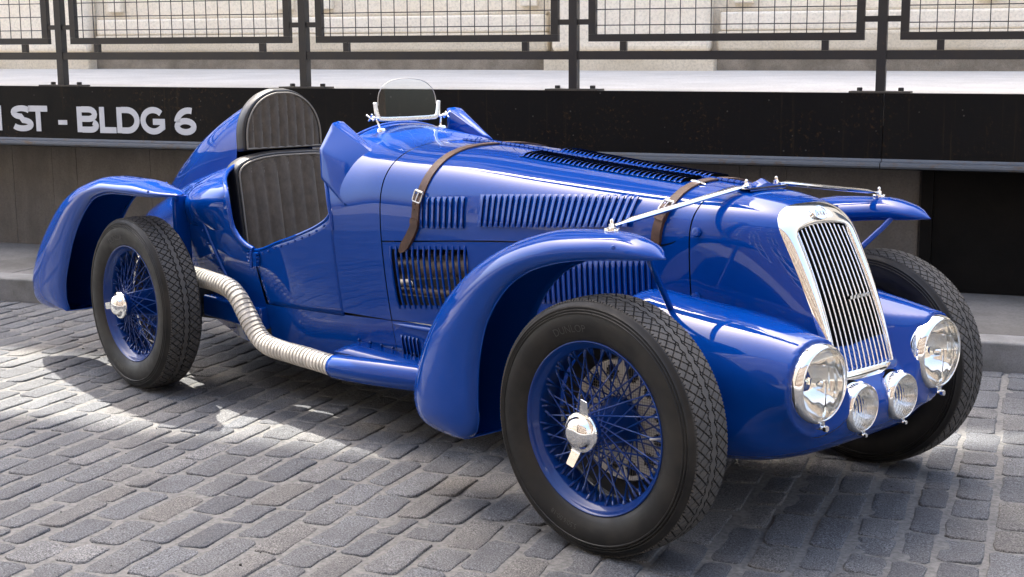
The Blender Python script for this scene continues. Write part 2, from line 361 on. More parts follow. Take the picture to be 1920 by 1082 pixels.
# grit lying in the joints
g = MB()
for _ in range(900):
    u, N = rnd.uniform(-5.5, 2.2), rnd.uniform(-2.6, 1.9); r = rnd.choice((.0016, .002, .0028, .0035)); x, y, z = wp(u, N, .002)
    g.sphere((x, y, z), r, 5, 3, sc=(1, 1, .7))
g.obj('grit', 'sand', kind='stuff', smooth=False)
g = MB()
for _ in range(60):
    u, N = rnd.uniform(-5.5, 2.2), rnd.uniform(-2.6, 1.9); x, y, z = wp(u, N, .003); g.sphere((x, y, z), rnd.choice((.003, .004, .006)), 5, 3, sc=(1, .8, .6))
g.obj('dark_crumbs', 'rubber', kind='stuff', smooth=False)

# kerb stones and sidewalk
kerb = bpy.data.objects.new('kerb', None); COL.objects.link(kerb); kerb['kind'] = 'structure'
u = -14.
while u < 9:
    L = rnd.uniform(1.5, 2.1); b = MB(); b.box((u + .004, 2.086 + rnd.uniform(0, .004), -.2), (u + L - .004, 2.27, .131 + rnd.uniform(-.003, .003)), fr=wp); bevel(b.obj('kerb_stone', 'kerb', kerb, smooth=False), .012, 3); u += L
walk = bpy.data.objects.new('sidewalk', None); COL.objects.link(walk); walk['kind'] = 'structure'
u = -14.
while u < 9:
    L = 1.52; b = MB(); b.box((u + .004, 2.276, -.2), (u + L - .004, 3.37, .128), fr=wp); bevel(b.obj('sidewalk_slab', 'walk', walk, smooth=False), .006, 2); u += L

# loading dock: deck, two steel beams, board-marked wall below, steel door
dock = thing('loading_dock', 'raised concrete loading dock edged with a black steel beam lettered in pale grey', 'loading dock')
b = MB(); b.add([wps(u, N, z) for u in (-16, 10) for N, z in ((3.215, 1.183), (7.32, 1.252), (7.32, 1.02), (3.215, 1.02))], [(0, 1, 5, 4), (1, 2, 6, 5), (2, 3, 7, 6), (3, 0, 4, 7), (0, 3, 2, 1), (4, 5, 6, 7)]); b.obj('deck_slab', 'deck', dock, smooth=False)
for a, c in ((-16, .0145), (.0185, 10)):
    b = MB(); pr = [(3.20, 1.187), (3.285, 1.187), (3.285, 1.179), (3.214, 1.179), (3.214, .835), (3.30, .835), (3.30, .80), (3.135, .80), (3.122, .806), (3.118, .816), (3.122, .828), (3.135, .835), (3.19, .838), (3.199, .85), (3.20, .87)]
    n = len(pr); b.add([wps(u, N, z) for u in (a, c) for N, z in pr], [(i, (i+1) % n, n + (i+1) % n, n + i) for i in range(n)] + [tuple(range(n))[::-1], tuple(range(n, 2*n))], 0)
    b.m = [1 if 8 <= (i % n) <= 12 and i < n else 0 for i in range(len(b.f))]
    b.obj('steel_beam', ['beam', 'lip'], dock, angle=25)
cuts = [-16, -14.6, -13.2, -11.8, -10.4, -9.0, -7.6, -6.3, -5.76, -5.43, -5.23, -4.64, -4.02, -3.1, -2.5, -1.9, -1.3, -.76, -.645, -.50, .20]
for a, c in zip(cuts, cuts[1:]):
    b = MB(); d = rnd.uniform(0, .0015); b.box((a + .0014, 3.36 + d, .06), (c - .0014, 3.7, 1.02), fr=wps); b.obj('wall_panel', 'underwall', dock, smooth=False)
b = MB(); b.box((-16, 3.375, .0), (10, 3.72, 1.015), fr=wps); b.obj('backing_wall', 'underwall', dock, smooth=False)
dr = MB(); dr.box((.275, 3.345, .15), (2.6, 3.374, .80), fr=wps); dr = dr.obj('door', 'door', dock, smooth=False)
for x0 in (.212, 2.61):
    b = MB(); b.box((x0, 3.33, .13), (x0 + .06, 3.3745, .80), fr=wps); b.obj('door_jamb', 'door', dr, smooth=False)
# lettering  ST - BLDG 6  (and the edge of the letter before it), strokes built flat on the beam
def arc(cx, cy, rx, ry, a, c, n=14): return [(cx + rx*math.cos(math.radians(a + (c-a)*i/n)), cy + ry*math.sin(math.radians(a + (c-a)*i/n))) for i in range(n + 1)]
def ribbon(b, pts, w, closed=False):
    n = len(pts); L = []; R_ = []
    for i in range(n):
        p = Vector(pts[i]); a = Vector(pts[i-1]) if (i or closed) else None; c = Vector(pts[(i+1) % n]) if (i < n-1 or closed) else None
        d1 = (p - a).normalized() if a is not None else (c - p).normalized(); d2 = (c - p).normalized() if c is not None else d1
        m_ = Vector((-d1.y - d2.y, d1.x + d2.x)); m_ = m_.normalized(); k = w/2/max(.35, m_.dot(Vector((-d1.y, d1.x))))
        L.append(p + m_*k); R_.append(p - m_*k)
    b.flat.append((L, R_, closed))
class LB(MB):
    def __init__(s): super().__init__(); s.flat = []
def letter(name, strokes, u0, wd, z0=.8935, h=.165, w=.0385):
    b = LB()
    for pts, cl in strokes: ribbon(b, [(x*wd, y*h) for x, y in pts], w, cl)
    for L, R_, cl in b.flat:
        n = len(L); v = [wps(u0 + p.x, N, z0 + p.y) for N in (3.1985, 3.1965) for q in (L, R_) for p in q]; f = []
        for i in range(n if cl else n - 1):
            j = (i+1) % n; f += [(2*n + i, 2*n + j, 3*n + j, 3*n + i), (i, j, 2*n + j, 2*n + i), (n + i, n + j, 3*n + j, 3*n + i)]
        b.add(v, f)
    b.obj(name, 'letter', dock, smooth=False)
e = .10
letter('letter', [([(.0, 0), (.0, 1)], False)], -5.704, .1)
S_ = [(x, y) for x, y in arc(.5, .735, .40, .165, 28, 180, 10)] + arc(.5, .735, .40, .165, 180, 262, 6)[1:] + arc(.5, .265, .42, .165, 82, -60, 12) + arc(.5, .265, .42, .165, -60, -155, 8)[1:]
letter('letter', [(S_, False)], -5.602, .172)
letter('letter', [([(0, .895), (1, .895)], False), ([(.5, .79), (.5, 0)], False)], -5.46, .155)
letter('hyphen', [([(0, .37), (1, .37)], False)], -5.222, .072, w=.030)
letter('letter', [([(.11, 0), (.11, 1)], False), ([(.22, .895), (.55, .895)] + arc(.55, .71, .28, .185, 90, -90, 8)[1:] + [(.22, .525)], False), ([(.22, .104), (.60, .104)] + arc(.60, .262, .285, .158, -90, 60, 8)[1:], False)], -5.07, .168)
letter('letter', [([(.13, 1), (.13, .104), (1, .104)], False)], -4.89, .125)
letter('letter', [([(.10, 0), (.10, 1)], False), ([(.2, .895), (.45, .895)] + arc(.45, .5, .42, .395, 90, -90, 14)[1:] + [(.2, .105)], False)], -4.757, .176)
letter('letter', [(arc(.52, .5, .43, .41, 42, 315, 24) + [(.89, .25), (.89, .46), (.50, .46)], False)], -4.574, .182)
letter('numeral', [(arc(.5, .30, .385, .21, 0, 360, 22)[:-1], True), (arc(.66, .40, .56, .51, 172, 74, 10), False)], -4.32, .160)

# railing on the dock edge
rail = thing('railing', 'black steel railing with wire mesh panels along the dock edge', 'railing')
PU = (-8.42, -6.83, -5.222, -3.413, -1.69, -.010, 1.73)
NP = 3.27
for p in PU:
    b = MB(); b.box((p - .024, NP - .024, 1.194), (p + .024, NP + .03, 2.32), fr=wps); po = b.obj('post', 'iron', rail, smooth=False)
    b = MB(); b.box((p - .155, NP - .055, 1.186), (p + .155, NP + .075, 1.196), fr=wps); b.obj('base_plate', 'base_steel', po, smooth=False)
    for q in (-.11, .10):
        b = MB(); b.lathe([(0, .0001), (0, .016), (.016, .016), (.018, .012), (.018, .0001)], 6, 2, wps(p + q, NP + .035, 1.196)); b.obj('bolt', 'iron', po, smooth=False)
for a, c in zip(PU, PU[1:]):
    b = MB(); b.box((a + .0245, NP - .019, 1.358), (c - .0245, NP + .019, 1.405), fr=wps); b.obj('lower_rail', 'iron', rail, smooth=False)
    b = MB(); f0, f1 = a + .09, c - .09
    b.box((f0, NP - .018, 1.457), (f1, NP + .018, 1.497), fr=wps); b.box((f0, NP - .018, 2.24), (f1, NP + .018, 2.28), fr=wps)
    b.box((f0, NP - .018, 1.4975), (f0 + .042, NP + .018, 2.2395), fr=wps); b.box((f1 - .042, NP - .018, 1.4975), (f1, NP + .018, 2.2395), fr=wps)
    for s in (a + .29, c - .29): b.box((s - .018, NP - .015, 1.4055), (s + .018, NP + .015, 1.4565), fr=wps)
    for s0, s1 in ((a + .0245, f0 - .0005), (f1 + .0005, c - .0245)):
        for z in (1.55, 2.1): b.box((s0, NP - .014, z), (s1, NP + .014, z + .03), fr=wps)
    fr_ = b.obj('mesh_panel', 'iron', rail, smooth=False)
    b = MB(); x = f0 + .042 + .05
    while x < f1 - .05: b.tube([wps(x, NP, 1.497), wps(x, NP, 2.24)], .0029, 6); x += .0853
    z = 1.546
    while z < 2.22: b.tube([wps(f0 + .042, NP - .004, z), wps(f1 - .042, NP - .004, z)], .0029, 6); z += .086
    b.obj('wire_mesh', 'iron', fr_, kind='stuff')
b = MB(); b.box((PU[0] - .03, NP - .03, 2.321), (PU[-1] + .03, NP + .04, 2.36), fr=wps); b.obj('top_rail', 'iron', rail, smooth=False)

# white building behind the dock
bl = thing('white_building', 'white painted masonry building with broad piers behind the dock railing', 'building')
def wb(name, mk, lo, hi, par=bl, bev=.0):
    b = MB(); b.box(lo, hi, fr=wps); o = b.obj(name, mk, par, smooth=False)
    if bev: bevel(o, bev, 3)
    return o
ROOF, WING = 14.4, 6.2
wb('wall', 'render', (-14.2, 7.33, 1.0), (-3.3, 17, ROOF)); wb('wing_wall', 'render', (-34, 7.331, 1.0), (-14.203, 17, WING)); wb('wing_wall', 'render', (-3.297, 7.331, 1.0), (16, 17, WING))
piers = [(-15.2, -13.9), (-9.8, -8.07), (-3.21, -1.82), (3.0, 4.4), (9.4, 10.8)]
for a, c in piers:
    wb('pier', 'render', (a, 7.15, 1.40), (c, 7.3295, 5.9), bev=.05)
    wb('pier_base', 'plinth', (a - .05, 7.10, 1.0), (c + .05, 7.328, 1.40), bev=.015)
for (a, c) in ((-13.85, -9.85), (-8.02, -3.26), (-1.77, 2.95), (4.45, 9.35)):
    wb('plinth', 'plinth', (a, 7.20, 1.405), (c, 7.327, 1.575), bev=.03)
    wb('base_course', 'base', (a, 7.22, 1.0), (c, 7.326, 1.404))
    # one raised frame with a panel set back in it
    wb('sill', 'render', (a + .02, 7.215, 1.576), (c - .02, 7.325, 1.728), bev=.02)
    m1 = a + (c - a)*.49
    for x0, x1 in ((a + .12, m1 - .13), (m1 + .13, c - .12)):
        wb('panel_frame', 'render', (x0, 7.268, 1.80), (x0 + .16, 7.3285, 3.2), bev=.008); wb('panel_frame', 'render', (x1 - .16, 7.268, 1.80), (x1, 7.3285, 3.2), bev=.008)
    wb('lower_moulding', 'plinth', (a + .02, 7.245, 1.729), (c - .02, 7.3245, 1.752), bev=.006)
    for z in ((3.4, 6.6, 9.8) if a < -3.5 and a > -14 else (3.4,)):
        w = wb('window', 'base', (a + .35, 7.27, z), (c - .35, 7.3255, z + 2.3))
        nx = 4
        for i in range(nx):
            for j in range(3):
                x0 = a + .42 + (c - a - .84)*i/nx; wb('pane', 'pane', (x0 + .03, 7.262, z + .08 + .74*j), (x0 + (c-a-.84)/nx - .03, 7.2695, z + .76 + .74*j), w)
wb('parapet', 'plinth', (-14.2, 7.28, ROOF - .45), (-3.3, 7.3265, ROOF - .02))
# unseen board added on its roof to shade the near part of the street
sg = thing('roof_shade_board', 'large blank shade board on steel legs, added on the roof of the white building', 'shade board')
b = MB(); pr = [(-14, 17.0), (-8.7, 17.05), (-5.9, 14.9), (-4.2, 14.75), (-4.2, 23.5), (-14, 23.5)]
n = len(pr); b.add([wp(u, N, z) for N in (7.30, 7.42) for u, z in pr], [tuple(range(n)), tuple(range(n, 2*n))[::-1]] + [(i, (i+1) % n, n + (i+1) % n, n + i) for i in range(n)]); b.obj('board', 'beam', sg, smooth=False)
for u in (-13.8, -4.4):
    b = MB(); b.tube([wp(u, 7.6, ROOF - .3), wp(u, 7.6, 23)], .12, 8); b.tube([wp(u, 7.6, 21), wp(u, 13, ROOF - .3)], .1, 8); b.obj('leg', 'iron', sg)

def block(name, label, mk, lo, hi):
    t_ = thing(name, label, 'building'); b = MB(); b.box(lo, hi, fr=wp); b.obj('wall', mk, t_, smooth=False)
    n = 6
    for i in range(n):
        for z in (3.2, 7.0, 10.8):
            if z + 2 < hi[2]:
                y0 = lo[1] + (hi[1] - lo[1])*(i + .25)/n; b = MB(); b.box((lo[0] - .03, y0, z), (lo[0] + .01, y0 + (hi[1] - lo[1])/n*.5, z + 2.2), fr=wp); b.obj('window', 'pane', t_, smooth=False)
block('far_building', 'dull pale building added unseen at the far right end of the street', 'facade', (30, -13, -.1), (40, 6, 16))  # added out of view so the chrome reflects a darker band
# buildings across the street (they show in the paint and the chrome)
def facade(name, label, u0, u1, N0, dep, h, wall_m, cols, rows, ww, wh, zb, cat='building'):
    t_ = thing(name, label, cat); b = MB(); b.box((u0, N0 - dep, -.1), (u1, N0, h), fr=wp); b.obj('wall', wall_m, t_, smooth=False)
    me = mw = None
    for i in range(cols):
        for j in range(rows):
            uc = u0 + (u1-u0)*(i + .5)/cols; zc = zb + (h - zb - .6)*(j + .5)/rows
            if me is None:
                b = MB(); b.box((-ww/2, -.02, -wh/2), (ww/2, .05, wh/2)); me = b.mesh('window', 'render', False)
                b = MB()
                for q in range(2):
                    for k in range(3): b.box((-ww/2 + .06 + q*(ww/2), .0505, -wh/2 + .06 + k*wh/3), (-.03 + q*(ww/2 - .03), .06, -wh/2 - .04 + (k+1)*wh/3))
                mw = b.mesh('panes', 'pane', False)
            mt = Matrix.Translation(wp(uc, N0, zc)) @ Matrix.Rotation(TH, 4, 'Z'); w = place('window', me, t_, mt); place('panes', mw, w)
    b = MB(); b.box((u0 - .1, N0 + .001, h - .5), (u1 + .1, N0 + .3, h), fr=wp); b.obj('cornice', wall_m, t_, smooth=False)
    return t_
facade('pale_brick_building', 'tall pale brick building with many windows across the street', -34, -9.5, -12, 10, 20, 'facade', 10, 6, 1.3, 2.1, .8)
facade('brown_brick_building', 'brown brick warehouse with small windows across the street', -8.8, 16, -13, 10, 15, 'brick', 11, 5, 1.2, 1.9, .8)
# ---------------------------------------------------------------- the racing car
car = thing('vintage_racing_car', 'bright blue open single seat vintage racing car with wire wheels parked on the cobbles', 'racing car')
AL = np.linspace(0, 1, 19)
def upper_strip(x0, x1, nx, s, z_lo=None, a1=1.0, xs_of=None, inset=0.):
    """grid of the upper body on side s (-1 near, 1 far)"""
    P = []
    for x in np.linspace(x0, x1, nx):
        y, z = upper(x, AL*a1); P.append([(x, s*(yy - inset), zz - inset*.7) for yy, zz in zip(y, z)])
    return np.array(P)
def side_pt(x, z, s, off=0.): return (x, s*(float(side_y(x, z)) + off), z)
def side_patch(xf, zf, nu, nv, s, off=0.):
    """xf(u, v), zf(u, v) over the unit square"""
    return np.array([[side_pt(xf(i/nu, j/nv), zf(i/nu, j/nv), s, off) for j in range(nv + 1)] for i in range(nu + 1)])
def lerp(a, b, t): return a + (b - a)*t
SEAM = lambda x: interp([-1.40, -.8, -.30, -.16, -.10, -.05], [.716, .768, .800, .810, .828, .872], x)
def hood_patch(x0, x1, s, n=40, off=0., zend=None):
    P = []
    for x in np.linspace(x0, x1, n):
        zt, w, zm = [float(bp_(k, x)) for k in (1, 2, 3)]; zs = float(SEAM(x)) + .0025 if zend is None else zend
        y, z = upper(x, np.linspace(0, 1, 24)); row = [(x, s*max(.004, (yy + off)), zz + off*.7) for yy, zz in zip(y, z)]
        for zz in np.linspace(zm, zs, 7)[1:]: row.append(side_pt(x, zz, s, off))
        P.append(row)
    return np.array(P)
# dark inner shell, seen through gaps, vents and the cockpit opening
b = MB()
for s in (-1, 1):
    P = hood_patch(-1.42, -.03, s, 60, -.014, .40); Z_ = P[:, :, 2]; X_ = P[:, :, 0]; b.grid(P, skip=lambda i, j: -1.36 < X_[i, j] < -.97 and .44 < Z_[i, j] < .75)
    P = []
    for x in np.linspace(-2.45, -1.42, 14): P.append([side_pt(x, z, s, -.02) for z in np.linspace(.22, .60, 6)])
    b.grid(P)
b.grid([[(x, y, .24) for y in (-.34, .34)] for x in (-2.6, -.3)])
b.grid([[(-2.64, y, z) for y in (-.30, .30)] for z in (.24, .88)])
b.obj('inner_shell', 'dark', car)

for s in (-1, 1):
    b = MB(); b.grid(hood_patch(-1.397, -.053, s, 60)); b.obj('hood_panel', 'paint', car)
# hinge down the middle of the hood
b = MB(); P = [(x, 0, float(bp_(1, x)) + .003) for x in np.linspace(-1.39, -.06, 40)]; b.tube(P, .0045, 8)
for k in range(54):
    x = -1.385 + k*.0245; b.tube([(x, 0, float(bp_(1, x)) + .003), (x + .019, 0, float(bp_(1, x + .019)) + .003)], .0068, 8)
b.obj('hinge', 'paint', car)

def louvre_mesh(name, L, W, H, slot=True, flip=1, n=7, m=12):
    """a pressed louvre: length L (local z), width W (local x), standing H (local -y is outward)"""
    b = MB(); P = []
    for j in range(m + 1):
        t = -1 + 2*j/m; e = max(0, 1 - abs(t)**5)**.5; row = []
        for i in range(n + 1):
            u = i/n; h = H*e*math.sin(min(1, u*1.02)*math.pi*.5)**.8
            row.append((flip*W*(u - .5)*.96, -h - .0006, t*L/2))
        P.append(row)
    b.grid(P)
    q = []
    for j in range(m + 1):
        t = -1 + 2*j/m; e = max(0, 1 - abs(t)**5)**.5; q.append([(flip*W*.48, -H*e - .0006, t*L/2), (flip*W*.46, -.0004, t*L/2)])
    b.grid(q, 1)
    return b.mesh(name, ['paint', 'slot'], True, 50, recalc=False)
def surf_frame(x, z, s, upper_side=False):
    p = Vector(side_pt(x, z, s)); px = Vector(side_pt(x + .01, z, s)) - p; pz = Vector(side_pt(x, z + .01, s)) - p
    n = pz.cross(px).normalized() if s < 0 else px.cross(pz).normalized()
    if n.y*s < 0: n = -n
    zz = pz.normalized(); xx = (px - n*px.dot(n)); xx = (xx - zz*xx.dot(zz)).normalized()
    return p, xx, n, zz
def put_louvre(me, x, z, s, name='louvre'):
    p, xx, n, zz = surf_frame(x, z, s); yy = -n
    return place(name, me, car, Matrix(((xx.x, yy.x, zz.x, p.x), (xx.y, yy.y, zz.y, p.y), (xx.z, yy.z, zz.z, p.z), (0, 0, 0, 1))))
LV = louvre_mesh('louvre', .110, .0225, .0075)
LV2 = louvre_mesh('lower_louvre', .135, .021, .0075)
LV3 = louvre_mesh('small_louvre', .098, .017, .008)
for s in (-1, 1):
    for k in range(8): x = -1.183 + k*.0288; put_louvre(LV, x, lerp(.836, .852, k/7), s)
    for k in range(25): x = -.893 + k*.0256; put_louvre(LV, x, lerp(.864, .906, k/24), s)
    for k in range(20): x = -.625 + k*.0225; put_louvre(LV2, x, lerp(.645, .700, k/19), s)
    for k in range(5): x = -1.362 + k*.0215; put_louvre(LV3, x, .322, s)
# top louvres: two rows of open gills either side of the hinge
def gill_mesh():
    b = MB(); P = []; L, W, H = .108, .0205, .013
    for j in range(9):
        t = -1 + 2*j/8; e = max(0, 1 - abs(t)**4)**.5
        P.append([(W*(u - .5)*.95, t*L/2, H*e*math.sin(u*math.pi*.5)**.9 + .0006) for u in (0, .2, .4, .6, .8, 1)])
    b.grid(P); q = []
    for j in range(9):
        t = -1 + 2*j/8; e = max(0, 1 - abs(t)**4)**.5; q.append([(W*.47, t*L/2, H*e*.93 + .0005), (W*.33, t*L/2, .0008)])
    b.grid(q, 1); return b.mesh('top_louvre', ['paint', 'black'], True, 50, recalc=False)
GM = gill_mesh()
for s in (-1, 1):
    for k in range(33):
        x = -.905 + k*.0215; y = s*lerp(.093, .066, k/32); z = float(top_z(x, y)); p = Vector((x, y, z)); dx = (Vector((x + .01, y, float(top_z(x + .01, y)))) - p).normalized(); dy = (Vector((x, y + .01, float(top_z(x, y + .01)))) - p).normalized(); n = dx.cross(dy).normalized(); dy = n.cross(dx)
        place('top_louvre', GM, car, Matrix(((dx.x, dy.x, n.x, p.x), (dx.y, dy.y, n.y, p.y), (dx.z, dy.z, n.z, p.z), (0, 0, 0, 1))))

# lower hood sides with the open vent
LOWZ = lambda x: interp([-1.40, -1.2, -.3], [.421, .43, .44], x)
VX0, VX1 = -1.352, -.962
def VT(x): return lerp(.692, .726, (x - VX0)/(VX1 - VX0))
def VB(x): return lerp(.484, .530, (x - VX0)/(VX1 - VX0))
for s in (-1, 1):
    b = MB()
    def zone(x0, x1, zlo, zhi, nx, nz): b.grid(side_patch(lambda u, v: lerp(x0, x1, u), lambda u, v: lerp(float(zlo(lerp(x0, x1, u))), float(zhi(lerp(x0, x1, u))), v), nx, nz, s))
    hi = lambda x: SEAM(x) - .0025; lo = lambda x: LOWZ(x) + .002
    zone(-1.397, VX0, lo, hi, 3, 12); zone(VX0, VX1, VT, hi, 16, 2); zone(VX0, VX1, lo, VB, 16, 3); zone(VX1, -.053, lo, hi, 30, 12)
    b.obj('hood_side', 'paint', car)
    for k in range(14):
        f = k/13; x = lerp(VX0 + .004, VX1 - .004, f); b = MB(); P = []
        for j in range(9):
            v = j/8; z = lerp(VB(x) - .012, VT(x) + .012, v); q = side_pt(x + .004 - .008*v, z, s, .0075*math.sin(math.pi*min(1, max(0, v*1.0)))**.35); P.append(q)
        b.tube(P, .0048, 8); b.obj('vent_bar', 'paint', car)
b = MB()   # exhaust manifold behind the near vent
b.tube([(-1.45, -.27, .60), (-1.25, -.275, .625), (-1.0, -.262, .66), (-.8, -.24, .67)], .042, 14)
for k in range(4): b.tube([(-1.33 + .11*k, -.275, .61), (-1.30 + .11*k, -.24, .66), (-1.29 + .11*k, -.16, .68)], .024, 10)
b.tube([(-1.45, -.285, .52), (-1.2, -.285, .54), (-.9, -.26, .57)], .018, 10)
b.obj('exhaust_manifold', 'pipe', car)

# nose cowl: hood section to the slanted radiator shell
def shell_path(n=34):
    """radiator shell outline from the crown down one side: half width, z"""
    P = []
    for a in np.linspace(0, 1, 15): t = a*math.pi/2; P.append((.172*math.sin(t)**(2/3.0), .852 + .092*math.cos(t)**(2/3.0)))
    for v in np.linspace(0, 1, 20)[1:]: P.append((.172 - .026*v**1.1, .852 - .395*v))
    return P
def grille_x(z, y=0.): t = (z - .475)/.405; return .407 - .103*t - .066*t*abs(t) - .25*y*y
SP = shell_path(); NS = len(SP)
def seam_path(x0):
    out = []
    for k in range(NS):
        a = k/14
        if k <= 14: y, z = upper(x0, a); out.append((float(y), float(z)))
        else:
            v = (k - 14)/(NS - 1 - 14); zm = float(bp_(3, x0)); z = lerp(zm, .40, v); out.append((float(side_y(x0, z)), z))
    return out
def nose_grid(x0, s, n=22):
    Q = seam_path(x0); P = []
    for i in range(n + 1):
        t = i/n; row = []
        for k in range(NS):
            A = Vector((x0, s*Q[k][0], Q[k][1])); yb, zb = SP[k]; B = Vector((grille_x(zb) - .028, s*yb, zb)); L = B.x - A.x
            fr = k/(NS - 1); tz = -.055*max(0, 1 - 1.6*fr)
            TA = Vector((L, s*L*-.075*min(1, k/8), tz*L*2)); TB = Vector((L*.75, s*(B.y*s - A.y*s)*1.45, (B.z - A.z)*1.55))
            h = (2*t**3 - 3*t*t + 1, t**3 - 2*t*t + t, -2*t**3 + 3*t*t, t**3 - t*t); row.append(A*h[0] + TA*h[1] + B*h[2] + TB*h[3])
        P.append(row)
    return P
b = MB(); A_, B_ = nose_grid(-.048, -1), nose_grid(-.048, 1); b.grid([r[::-1] + q[1:] for r, q in zip(A_, B_)]); b.obj('nose_cowl', 'paint', car, angle=180)

# radiator shell, bars, badge
gr = bpy.data.objects.new('grille', None); COL.objects.link(gr); gr.parent = car
def inner_path():
    P = []
    for a in np.linspace(0, 1, 15): P.append((.119*a, .886 - .010*a*a - .012*max(0, a - .9)*10*.6))
    for v in np.linspace(0, 1, 20)[1:]: P.append((lerp(.119, .131, v), .868 - .390*v))
    return P
IP = inner_path()
def ring(t, bulge):
    row = []
    for s in (-1, 1):
        half = []
        for (yo, zo), (yi, zi) in zip(SP, IP):
            y, z = lerp(yo, yi, t), lerp(zo, zi, t); half.append((grille_x(z, y) - .028 + bulge, s*y, z))
        row.append(half)
    return row[0][::-1] + row[1][1:]
b = MB(); b.grid([ring(t, q) for t, q in ((-.03, -.012), (0, .004), (.10, .016), (.25, .0245), (.45, .029), (.65, .030), (.82, .0285), (.93, .025), (1, .017), (1.0, -.012))]); b.obj('shell', 'chrome', gr, angle=180)
b = MB(); zb = .478; P = []
for yy in np.linspace(-.150, .150, 15): x = grille_x(zb - .01, yy); P.append([(x - .03, yy, zb + .012), (x - .004, yy, zb + .012), (x + .001, yy, zb + .007), (x + .004, yy, zb - .012), (x + .001, yy, zb - .022), (x - .03, yy, zb - .024)])
b.grid(P); b.obj('bottom_rail', 'chrome', gr)
b = MB(); b.grid([[(grille_x(z, y) - .045, y, z) for y in (-.14, 0, .14)] for z in np.linspace(.46, .90, 8)]); b.obj('core', 'black', gr)
for k in range(12):
    f = -1 + 2*(k + .5)/12; P = []
    for z in np.linspace(.488, .886 - .018*f*f, 12):
        hw = lerp(.131, .119, (z - .478)/.39); y = f*hw; P.append((grille_x(z, y) - .013, y, z))
    b = MB(); b.tube(P, .0029, 10, cap=True, up=(0, 1, 0)); b.obj('bar', 'chrome', gr)
b = MB()
for k in range(6): y = .012 + .017*k; b.box((grille_x(.68) - .012, y - .006, .676), (grille_x(.68) - .004, y + .006, .686))
b.obj('bar_clips', 'chrome', gr)
bd = Vector((grille_x(.917) + .0035, 0, .917)); bn = Vector((.86, 0, .51)).normalized(); bx = Vector((0, 1, 0)); bu = bn.cross(bx); BM = Matrix(((bx.x, bu.x, bn.x, bd.x), (bx.y, bu.y, bn.y, bd.y), (bx.z, bu.z, bn.z, bd.z), (0, 0, 0, 1)))
b = MB(); P = []
for h, r in ((0, 1.0), (.006, 1.0), (.0075, .95), (.0075, .86), (.005, .83), (.005, .01)): P.append([(.034*r*math.cos(a), .022*r*math.sin(a), h) for a in np.linspace(0, 2*math.pi, 33)[:-1]])
b.grid(P, cv=True)
zig = [(-.019, -.010), (-.014, .010), (-.007, -.008), (0, .010), (.007, -.008), (.014, .010), (.019, -.010)]
for p, q in zip(zig, zig[1:]): b.tube([(p[0], p[1], .0065), (q[0], q[1], .0065)], .0019, 6)
bg = b.obj('badge', 'chrome', gr, mtx=BM)

# front apron with lamp pods: implicit surface polygonised by surface nets
def sdf(X, Y, Z):
    g = (np.abs((X - .02)/.44)**2.5 + np.abs(Y/.49)**3.6 + np.abs((Z - .425)/.22)**2.5)**(1/2.7); d = (g - 1)*.24
    def cap(y0, y1):
        a = np.array((-.12, y0, .555)); c = np.array((.45, y1, .497)); ab = c - a
        t = np.clip(((X - a[0])*ab[0] + (Y - a[1])*ab[1] + (Z - a[2])*ab[2])/ab.dot(ab), 0, 1)
        return np.sqrt((X - a[0] - t*ab[0])**2 + (Y - a[1] - t*ab[1])**2 + (Z - a[2] - t*ab[2])**2) - (.132 - .0155*t)
    def smin(a, c, k): h = np.clip(.5 + .5*(c - a)/k, 0, 1); return c*(1-h) + a*h - k*h*(1-h)
    d = smin(d, cap(-.31, -.293), .075); d = smin(d, cap(.31, .293), .075)
    pl = (X - .414)*.75 + (Z - .462)*.66 - 1.3*np.maximum(0, np.abs(Y) - .145); h = np.clip(.5 + .5*(d - pl)/.02, 0, 1); d = pl*(1-h) + d*h + .02*h*(1-h)
    d = np.maximum(d, X - .434 - .041*np.clip(1 - (Y/.30)**2, 0, 1))
    for yc, zc, xc, r in ((.292, .497, .432, .094), (.10, .397, .446, .060)):      # hollows behind the lamps
        for s in (-1, 1):
            q = np.sqrt((Y - s*yc)**2 + (Z - zc)**2) - r; d = np.maximum(d, -np.maximum(q, xc - .06*r/.11 - X))
    return d
def surface_net(f, lo, hi, h):
    ax = [np.arange(lo[k], hi[k] + h, h) for k in range(3)]; V = f(*np.meshgrid(*ax, indexing='ij')); n = np.array(V.shape)
    c = np.stack([V[i:n[0]-1+i, j:n[1]-1+j, k:n[2]-1+k] for i in (0, 1) for j in (0, 1) for k in (0, 1)], -1)
    act = (c.min(-1) < 0) & (c.max(-1) > 0); idx = -np.ones(act.shape, int); idx[act] = np.arange(act.sum()); I = np.argwhere(act)
    P = np.array([ax[0][I[:, 0]], ax[1][I[:, 1]], ax[2][I[:, 2]]]).T + h/2
    for _ in range(7):
        e = 1e-3; d = f(*P.T); g = np.array([(f(*(P + np.eye(3)[k]*e).T) - f(*(P - np.eye(3)[k]*e).T))/(2*e) for k in range(3)]).T
        st = (d/np.maximum((g*g).sum(1), .05))[:, None]*g; P = P - np.clip(st, -h, h)*.9
    F = []
    for a in range(3):
        b_, c_ = (a + 1) % 3, (a + 2) % 3; sl0 = [slice(None)]*3; sl1 = [slice(None)]*3; sl0[a] = slice(0, -1); sl1[a] = slice(1, None)
        ch = (V[tuple(sl0)] < 0) != (V[tuple(sl1)] < 0); E = np.argwhere(ch)
        for q in E:
            if q[b_] == 0 or q[c_] == 0 or q[b_] >= n[b_]-1 or q[c_] >= n[c_]-1: continue
            ids = []
            for db, dc in ((0, 0), (1, 0), (1, 1), (0, 1)):
                r = q.copy(); r[b_] -= db; r[c_] -= dc; ids.append(idx[tuple(r)])
            if min(ids) >= 0: F.append(ids if V[tuple(q)] > 0 else ids[::-1])
    return P, F
